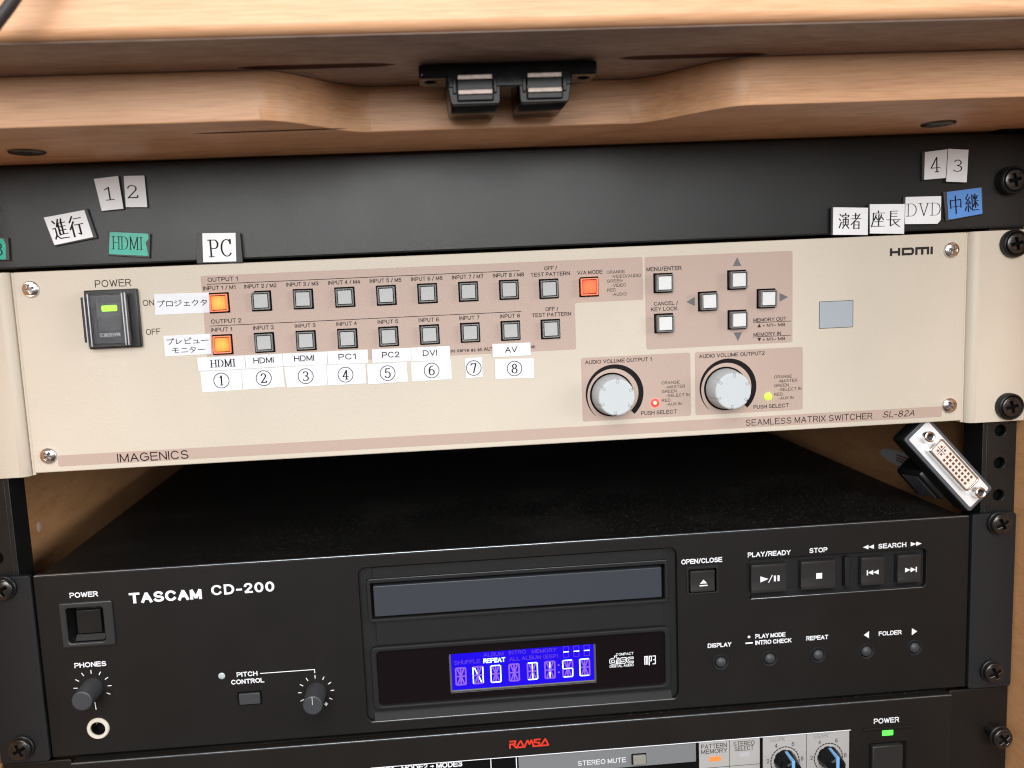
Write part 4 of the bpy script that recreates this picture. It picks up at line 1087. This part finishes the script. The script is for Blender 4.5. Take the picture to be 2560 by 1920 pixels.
for x in (20.1, 25.1, 30.1):
    ps = [[(x, -104.4), (x, -102.1)], [(x+2.5, -104.4), (x+2.5, -102.1)], [(x, -104.5), (x+2.5, -104.5)], [(x, -101.6), (x, -99.3)], [(x+2.5, -101.6), (x+2.5, -99.3)], [(x, -99.2), (x+2.5, -99.2)]]
    strokes('unlit_segments', ps, 0.35, YL+0.1, SEGDIM2, lc)
    strokes('lit_segments', [[(x+0.2, -101.85), (x+2.4, -101.85)]], 0.5, YL+0.09, SEGLIT, lc)
for z in (-108.2, -111.8): flat('unlit_dot', circ(17.6, z, 0.45, 14), YL+0.1, SEGDIM, lc)
for s, a, b, z in (('ALBUM', -18.2, -8.6, -100.4), ('INTRO', -6.1, 2.2, -100.2), ('MEMORY', 4.9, 16.8, -100.4), ('SHUFFLE', -32.2, -19.8, -103.3), ('ALL ALBUM', -6.0, 9.2, -103.4), ('(ESP)', 10.4, 17.5, -103.5)):
    text(s, a, b, z, 2.0, YL+0.1, SEGDIM2, lc, weight=0.18)
text('REPEAT', -18.4, -7.9, -103.4, 2.3, YL+0.1, SEGLIT, lc, weight=0.2)
YG = YC+1.66
text('COMPACT', 45.3, 53.8, -104.6, 1.3, YG, WHITEPRINT, dg, weight=0.16)
text('DIGITAL AUDIO', 42.1, 53.8, -110.4, 1.3, YG, WHITEPRINT, dg, weight=0.16)
text('disc', 42.0, 53.8, -107.3, 4.4, YG, WHITEPRINT, dg, weight=0.27, face='special', name='logo')
text('disc', 42.35, 53.45, -107.3, 3.7, YG-0.04, VOID, dg, weight=0.13, face='special', name='logo_inline')
text('mp3', 59.0, 64.6, -108.7, 4.4, YG, WHITEPRINT, dg, weight=0.10, face='special', name='logo')
# open/close button and the transport keys
ob = plate('eject_bezel', [rrect(79.6, 95.3, -76.8, -62.8, 1.2), rrect(80.7, 94.2, -76.0, -64.3, 0.6)[::-1]], YC-0.35, 1.2, CDPANEL, CD, 0.3)
box('well_floor', 79.8, 95.2, YC+4.6, YC+4.8, -76.6, -63, VOID, CD)
def key(name, x0, x1, z0, z1, yf, parent=CD, matl=CDPANEL):
    """slightly dished key, a touch lower at its front edge"""
    n = 8
    prof = []
    for i in range(n+1):
        t = i/n
        prof.append((yf+0.55*4*t*(1-t)*0.6, z0+(z1-z0)*t))
    pts = prof+[(YC+4.5, z1), (YC+4.5, z0)]
    return prism(name, pts, 'x', x0, x1, matl, parent, 30, bev=0.25)
KEYM = mat('key_black_plastic', (0.020, 0.019, 0.019), 0.4, bump=0.15, bscale=2000)
key('eject_button', 81.6, 93.4, -75.6, -65.3, YC-0.2, matl=KEYM)
flat('printed_arrow', [(86.1, -71.5), (89.6, -71.5), (87.85, -69.6)], YC-0.24+0.0, WHITEPRINT, CD)
strokes('printed_line', [[(86.2, -72.5), (89.5, -72.5)]], 0.6, YC-0.24, WHITEPRINT, CD)
kf = plate('key_tray', [rrect(108.6, 198.4, -81.6, -61.0, 2.2)], YC+2.4, 2.0, CDPANEL, CD)
prism('tray_lip', [(YC+0.1, -80.8), (YC+2.4, -80.8), (YC+2.4, -79.4)], 'x', 111.5, 195.5, CDPANEL, kf)
KK = [(110.9, 128.0), (135.3, 152.2), (165.0, 176.4), (183.1, 194.6)]
for (a, b) in KK:
    key('transport_key', a, b, -77.7, -64.0, YC-1.0, matl=KEYM)
box('divider_bar', 157.0, 159.6, YC-0.6, YC+3, -78.0, -63.2, CDPANEL, CD, 0.5)
YK = YC-0.76
def kflat(pts): flat('printed_symbol', pts, YK, WHITEPRINT, CD)
kflat([(115.3, -69.7), (119.2, -71.2), (115.3, -72.7)])
strokes('printed_symbol', [[(119.4, -72.9), (121.1, -69.6)]], 0.4, YK, WHITEPRINT, CD)
for x in (121.9, 123.7): kflat([(x, -72.6), (x+1.0, -72.6), (x+1.0, -69.8), (x, -69.8)])
kflat([(142.7, -72.8), (145.6, -72.8), (145.6, -70.0), (142.7, -70.0)])
for x0, d in ((171.2, -1), (189.2, 1)):
    for k in (0, 1):
        a = x0+d*(k*2.7-2.4)
        kflat([(a, -70.3), (a+d*2.7, -71.5), (a, -72.7)] if d > 0 else [(a, -70.3), (a, -72.7), (a+d*2.7, -71.5)])
    a = x0+d*3.2
    kflat([(a-0.3, -72.8), (a+0.3, -72.8), (a+0.3, -70.2), (a-0.3, -70.2)])
for x in (96.0, 120.1, 144.2, 168.4, 192.7):
    b = dome('round_button', x, -111.5, 2.6, GREYKNOB, CD, YC, 1.5)
    lathe('button_ring', [(3.0, -0.05), (3.5, -0.35), (3.9, -0.3), (4.1, 0.03), (3.0, 0.03), (3.0, -0.05)], x, -111.55, CDPANEL, b, 40, YC)
    flat('button_gap', circ(x, -111.55, 3.25, 32), YC-0.02, VOID, b)
# ------------------------------------------------------------------ audio mixer at the bottom
MX = thing('audio_mixer', 'black audio mixer with grey knob fields at the bottom of the rack', 'audio mixer', (0, 0, -200))
YR, K = -4.2, 1.0185
def rx(x): return (x+36.96)*K-36.96
def rz(z): return (z-76.34)*K+76.34
ZR = -134.6
well = rrect(rx(-73), rx(154.4), -190, rz(-144.2), 0.2)
plate('faceplate', [rrect(-209.2, 209.2, -222, ZR, 0.5), well[::-1]], YR, 5.0, RAMBODY, MX, 0.4)
box('chassis', -208.5, 208.5, 1.0, 300, -221, ZR-0.15, DUSTY, MX, 0.3)
box('edge_highlight', -208.9, 208.9, YR+0.15, YR+0.9, ZR-0.1, ZR+0.18, EDGEHI, MX, 0.1)  # strip added as the bright highlight along the mixer's top edge
box('top_rail', -209, 209, YR+0.6, 1.2, ZR-1.2, ZR-0.35, DUSTY, MX)
for sx in (-1, 1):
    a, b = sorted((sx*211.2, sx*241.9))
    plate('rack_ear', [rrect(a, b, -222, -135.6, 1.6)], 1.8, 1.6, RAMBODY, MX, 0.5)
YQ = YR-0.04
text('RAMSA', rx(-8.9), rx(9.8), rz(-138.0), 4.0, YQ, REDPRINT, MX, weight=0.2, face='special', name='logo')
text('POWER', rx(165.8), rx(178.3), rz(-140.8), 2.7, YQ, WHITEPRINT, MX, weight=0.17)
fl = plate('control_field', [rrect(rx(-73.4), rx(154.8), -190, rz(-143.9))], YR+1.0, 3.0, VOID, MX)
strokes('frame_line', [[(rx(-73), rz(-144.0)), (rx(154.4), rz(-144.2))]], 0.35, YQ, WHITEPRINT, MX)
YV = YR+0.9
for x in (-17.7, -5.8): strokes('frame_line', [[(rx(x), rz(-144.9)), (rx(x), -170)]], 0.4, YV, WHITEPRINT, MX)
text('MODE1 - MODE2 > MODE3', rx(-74), rx(-31.0), rz(-145.9), 2.7, YV, WHITEPRINT, MX, weight=0.19)
plate('mute_strip', [rrect(rx(-4.8), rx(79.3), rz(-154.0), rz(-144.4), 0.1)], YR+0.4, 0.6, GREYP, MX)
text('STEREO MUTE', rx(23.0), rx(45.8), rz(-150.2), 2.5, YR+0.36, mat('pale_print', (0.62, 0.64, 0.68), 0.5), MX, weight=0.15)
plate('mute_button_frame', [rrect(rx(48.4), rx(55.5), rz(-153.0), rz(-147.6), 0.3)], YR+0.3, 0.3, VOID, MX)
box('mute_button', rx(49.0), rx(55.0), YR-1.0, YR+0.3, rz(-152.5), rz(-148.1), mat('button_grey', (0.24, 0.23, 0.20), 0.4), MX, 0.25)
plate('memory_field', [rrect(rx(80.9), rx(110.2), -190, rz(-144.4), 0.1)], YR+0.4, 0.6, LGREYP, MX)
strokes('frame_line', [[(rx(95.6), rz(-144.5)), (rx(95.6), rz(-158.5))]], 0.22, YR+0.36, INKD, MX)
strokes('frame_line', [[(rx(80.9), rz(-157.8)), (rx(110.2), rz(-157.8))]], 0.22, YR+0.36, INKD, MX)
for s, a, b, z in (('PATTERN', 81.9, 94.2, -146.9), ('MEMORY', 81.9, 94.4, -149.5), ('STEREO', 97.5, 107.7, -146.8), ('SELECT', 98.0, 107.2, -149.3)):
    text(s, rx(a), rx(b), rz(z), 2.3, YR+0.36, INK, MX, weight=0.12)
plate('memory_lamp', [rrect(rx(86.0), rx(91.3), rz(-154.6), rz(-152.3), 0.2)], YR+0.2, 0.3, ORLED, MX, 0.05)
plate('select_lamp', [rrect(rx(100.2), rx(105.2), rz(-153.6), rz(-151.6), 0.2)], YR+0.3, 0.3, mat('lamp_off', (0.40, 0.40, 0.42), 0.4), MX, 0.05)
plate('gain_field', [rrect(rx(111.8), rx(154.0), -190, rz(-144.4), 0.1)], YR+0.4, 0.6, LGREYP, MX)
strokes('frame_line', [[(rx(133.0), rz(-144.5)), (rx(133.0), -185)]], 0.22, YR+0.36, INKD, MX)
for cx in (122.5, 143.8):
    cz = -157.7
    text('SG/PK', rx(cx-7.4), rx(cx), rz(-146.3), 2.2, YR+0.36, mat('soft_print', (0.20, 0.20, 0.20), 0.5) if 'soft_print' not in bpy.data.materials else bpy.data.materials['soft_print'], MX, weight=0.1)
    for s, dx, dz in (('4', -4.4, 8.3), ('6', 3.9, 8.5), ('8', 8.3, 0.8), ('2', -8.3, 0.8)):
        text(s, rx(cx+dx-0.6), rx(cx+dx+0.7), rz(cz+dz), 2.1, YR+0.36, INK, MX, weight=0.12)
    dd = []
    for i in range(22):
        a = R(-40+i*260/21)
        a2 = a+R(6)
        dd.append([(rx(cx+6.9*math.cos(a)), rz(cz+7.4*math.sin(a))), (rx(cx+6.9*math.cos(a2)), rz(cz+7.4*math.sin(a2)))])
    strokes('scale_dashes', dd, 0.5, YR+0.36, INKD, MX)
    kn = lathe('gain_knob', [(0, -9.0), (3.4, -9.0), (4.3, -8.6), (5.3, -2.0), (5.6, 0), (0, 0)], rx(cx), rz(cz)+0.5, BLKG, MX, 36, YR+0.4,
               rf=lambda i, y: 0.94 if i % 4 == 0 else 1.0, smooth=50)
    px = rx(cx); pz = rz(cz)+0.5
    box('knob_pointer', px-0.8, px+0.8, YR-9.0, YR-0.6, pz-0.5, pz+5.4, BLUEP, kn, 0.2)
plate('lamp_ledge', [rrect(rx(160.4), rx(184.8), rz(-145.0), rz(-143.9), 0.1)], YR-0.8, 0.8, RAMBODY, MX, 0.15)
plate('power_lamp', [rrect(rx(170.0), rx(175.4), rz(-148.4), rz(-145.8), 0.2)], YR-0.2, 0.2, GRN2, MX, 0.05)
plate('switch_well', [rrect(rx(163.6), rx(182.2), -185, rz(-151.8), 0.5)], YR-0.05, 0.05, VOID, MX)
box('power_rocker', rx(164.2), rx(179.3), YR-2.2, YR+0.5, -185, rz(-152.4), KEYM, MX, 0.6)

# ------------------------------------------------------------------ double magnetic catch under the desk top
MC = thing('magnetic_catch', 'black double magnetic catch with four steel strips under the desk top', 'magnetic catch', (-4.5, -70, 149))
z1 = ZT-0.95
fl_ = plate_mesh([rpoly([(-35.2, -77.4), (26.2, -77.4), (26.2, -66.5), (20.5, -60.0), (-29.5, -60.0), (-35.2, -66.5)], 1.2), circ(-31.2, -71.2, 1.9, 24)[::-1], circ(22.4, -71.2, 1.9, 24)[::-1]], 0, 4.4, 0.6)
fl_.transform(Matrix(((1, 0, 0, 0), (0, 0, 1, 0), (0, 1, 0, (z1-4.4)*MM), (0, 0, 0, 1))))
link_mesh('flange', fixn(fl_), BLKG, MC, 35)
box('web', -25.6, 17.2, -77.6, -60, 141.6, z1-0.6, BLKG, MC, 0.5)
for cx in (-16.3, 7.6):
    hb = prism('housing', [(cx-(9.9 if cx < 0 else 8.9), 145.6), (cx-8.6, 137.0), (cx-8.1, 136.0), (cx+8.1, 136.0), (cx+8.6, 137.0), (cx+(8.9 if cx < 0 else 9.9), 145.6)], 'y', -77.4, -51.0, BLKG, MC, 30, bev=0.35)
    box('magnet_block', cx-6.3, cx+6.3, -78.2, -77.2, 137.0, 145.8, BLKG, hb, 0.5)
    for zc in (144.8, 139.9):
        box('strike_strip', cx-5.9, cx+5.9, -79.0, -70, zc-0.8, zc+0.8, BRUSH, hb, 0.2)
    for dx in (-7.0, 6.9): box('guide_rib', cx+dx-0.6, cx+dx+0.6, -78.4, -77.2, 139.6, 144.4, BLKG, hb, 0.2)

# ------------------------------------------------------------------ DVI adapter lying on the CD player
DV = thing('dvi_adapter', 'black DVI adapter with a bright metal flange leaning on the CD player', 'video adapter', (0, 0, 0))
ul, vl = 44.6, 13.2
plate('shell', [rrect(-ul/2-1.7, ul/2+1.7, -vl/2-1.7, vl/2+1.7, 1.6)], 0.9, 9.0, BLK, DV, 0.5)
plate('shell_rim', [rrect(-ul/2-1.6, ul/2+1.6, -vl/2-1.6, vl/2+1.6, 1.6)], 0, 1.2, BEZBLUE, DV, 0.4)
plate('flange', [rrect(-ul/2, ul/2, -vl/2, vl/2, 1.0)], -0.35, 0.5, DVIW, DV, 0.12)
def dshape(hw, hh, rr):
    return rpoly([(-hw, -hh), (hw, -hh), (hw, hh), (-hw, hh)], rr)
plate('connector_shroud', [dshape(13.6, 4.4, 1.6), dshape(12.9, 3.7, 1.2)[::-1]], -4.4, 4.3, SILVER, DV, 0.2)
ins = plate('socket_insert', [dshape(12.7, 3.5, 1.0)], -4.2, 4.0, DVIIN, DV, 0.15)
for i in range(8):
    for j in range(3):
        x, z = -5.2+i*2.15, -2.15+j*2.15
        plate('pin_socket', [rrect(x-0.62, x+0.62, z-0.62, z+0.62)], -4.25, 0.05, PINH, ins)
for x, z in ((-10.6, 1.3), (-8.2, 1.3), (-10.6, -1.3), (-8.2, -1.3)):
    plate('pin_socket', [rrect(x-0.5, x+0.5, z-0.5, z+0.5)], -4.25, 0.05, PINH, ins)
strokes('blade_slot', [[(-12.0, 0), (-6.8, 0)]], 0.3, -4.26, PINH, ins)
strokes('blade_slot', [[(-9.4, -2.6), (-9.4, 2.6)]], 0.3, -4.26, PINH, ins)
for x in (-18.2, 18.2):
    s_ = lathe('standoff', [(1.5, -4.6), (2.1, -4.8), (2.5, -4.6), (2.6, -4.2), (2.6, 0), (1.5, 0), (1.5, -4.6)], x, 0.2, SILVER, DV, 30, -0.3)
    lathe('standoff_bore', [(0, -2.9), (1.5, -2.9), (1.5, -2.0), (0, -2.0)], x, 0.2, BLK, s_, 20, -0.3)
box('neck', -2, 16, 9.5, 30, -10.5, 1.0, BLK, DV, 2.0)
for i in range(6):
    for z in (-5.1,):
        box('grip_rib', 0.0, 14.0, 12.5+i*2.3, 13.2+i*2.3, -10.9, -10.3, GREYKNOB, DV, 0.1)
u = Vector((0.65, -0.08, -0.76)).normalized()
nrm = Vector((0.075, -0.99, 0.07))
nrm = (nrm-u*nrm.dot(u)).normalized()
# local x -> u, local -y -> nrm, local z -> v
vv = u.cross(-nrm)
DV.matrix_world = Matrix(((u.x, -nrm.x, vv.x, 0.2074), (u.y, -nrm.y, vv.y, 0.0005), (u.z, -nrm.z, vv.z, -0.0206), (0, 0, 0, 1)))

# ------------------------------------------------------------------ black strap hanging across the top left of the desk
cu = bpy.data.curves.new('c', 'CURVE'); cu.dimensions = '3D'; cu.bevel_depth = 0.0017; cu.bevel_resolution = 4; cu.use_fill_caps = True
sp = cu.splines.new('NURBS'); pp = [(-172, -124, 118), (-163, -124, 134), (-156.5, -124, 144.5), (-150.6, -124, 151.7), (-146.5, -124, 156.0), (-143.1, -124, 160.5), (-139.9, -123, 165.1), (-134, -118, 193.2), (-126, -80, 193)]
sp.points.add(len(pp)-1)
for i, p in enumerate(pp): sp.points[i].co = (p[0]*MM, p[1]*MM, p[2]*MM, 1)
sp.use_endpoint_u = True
o = bpy.data.objects.new('tmp', cu); me = bpy.data.meshes.new_from_object(o); bpy.data.objects.remove(o)
o = link_mesh('black_cable', me, mat('cable_rubber', (0.035, 0.03, 0.03), 0.5), None, 60)
tag(o, 'black cable crossing the top left corner of the wooden desk edge', 'cable')
print('objects', len(bpy.data.objects))
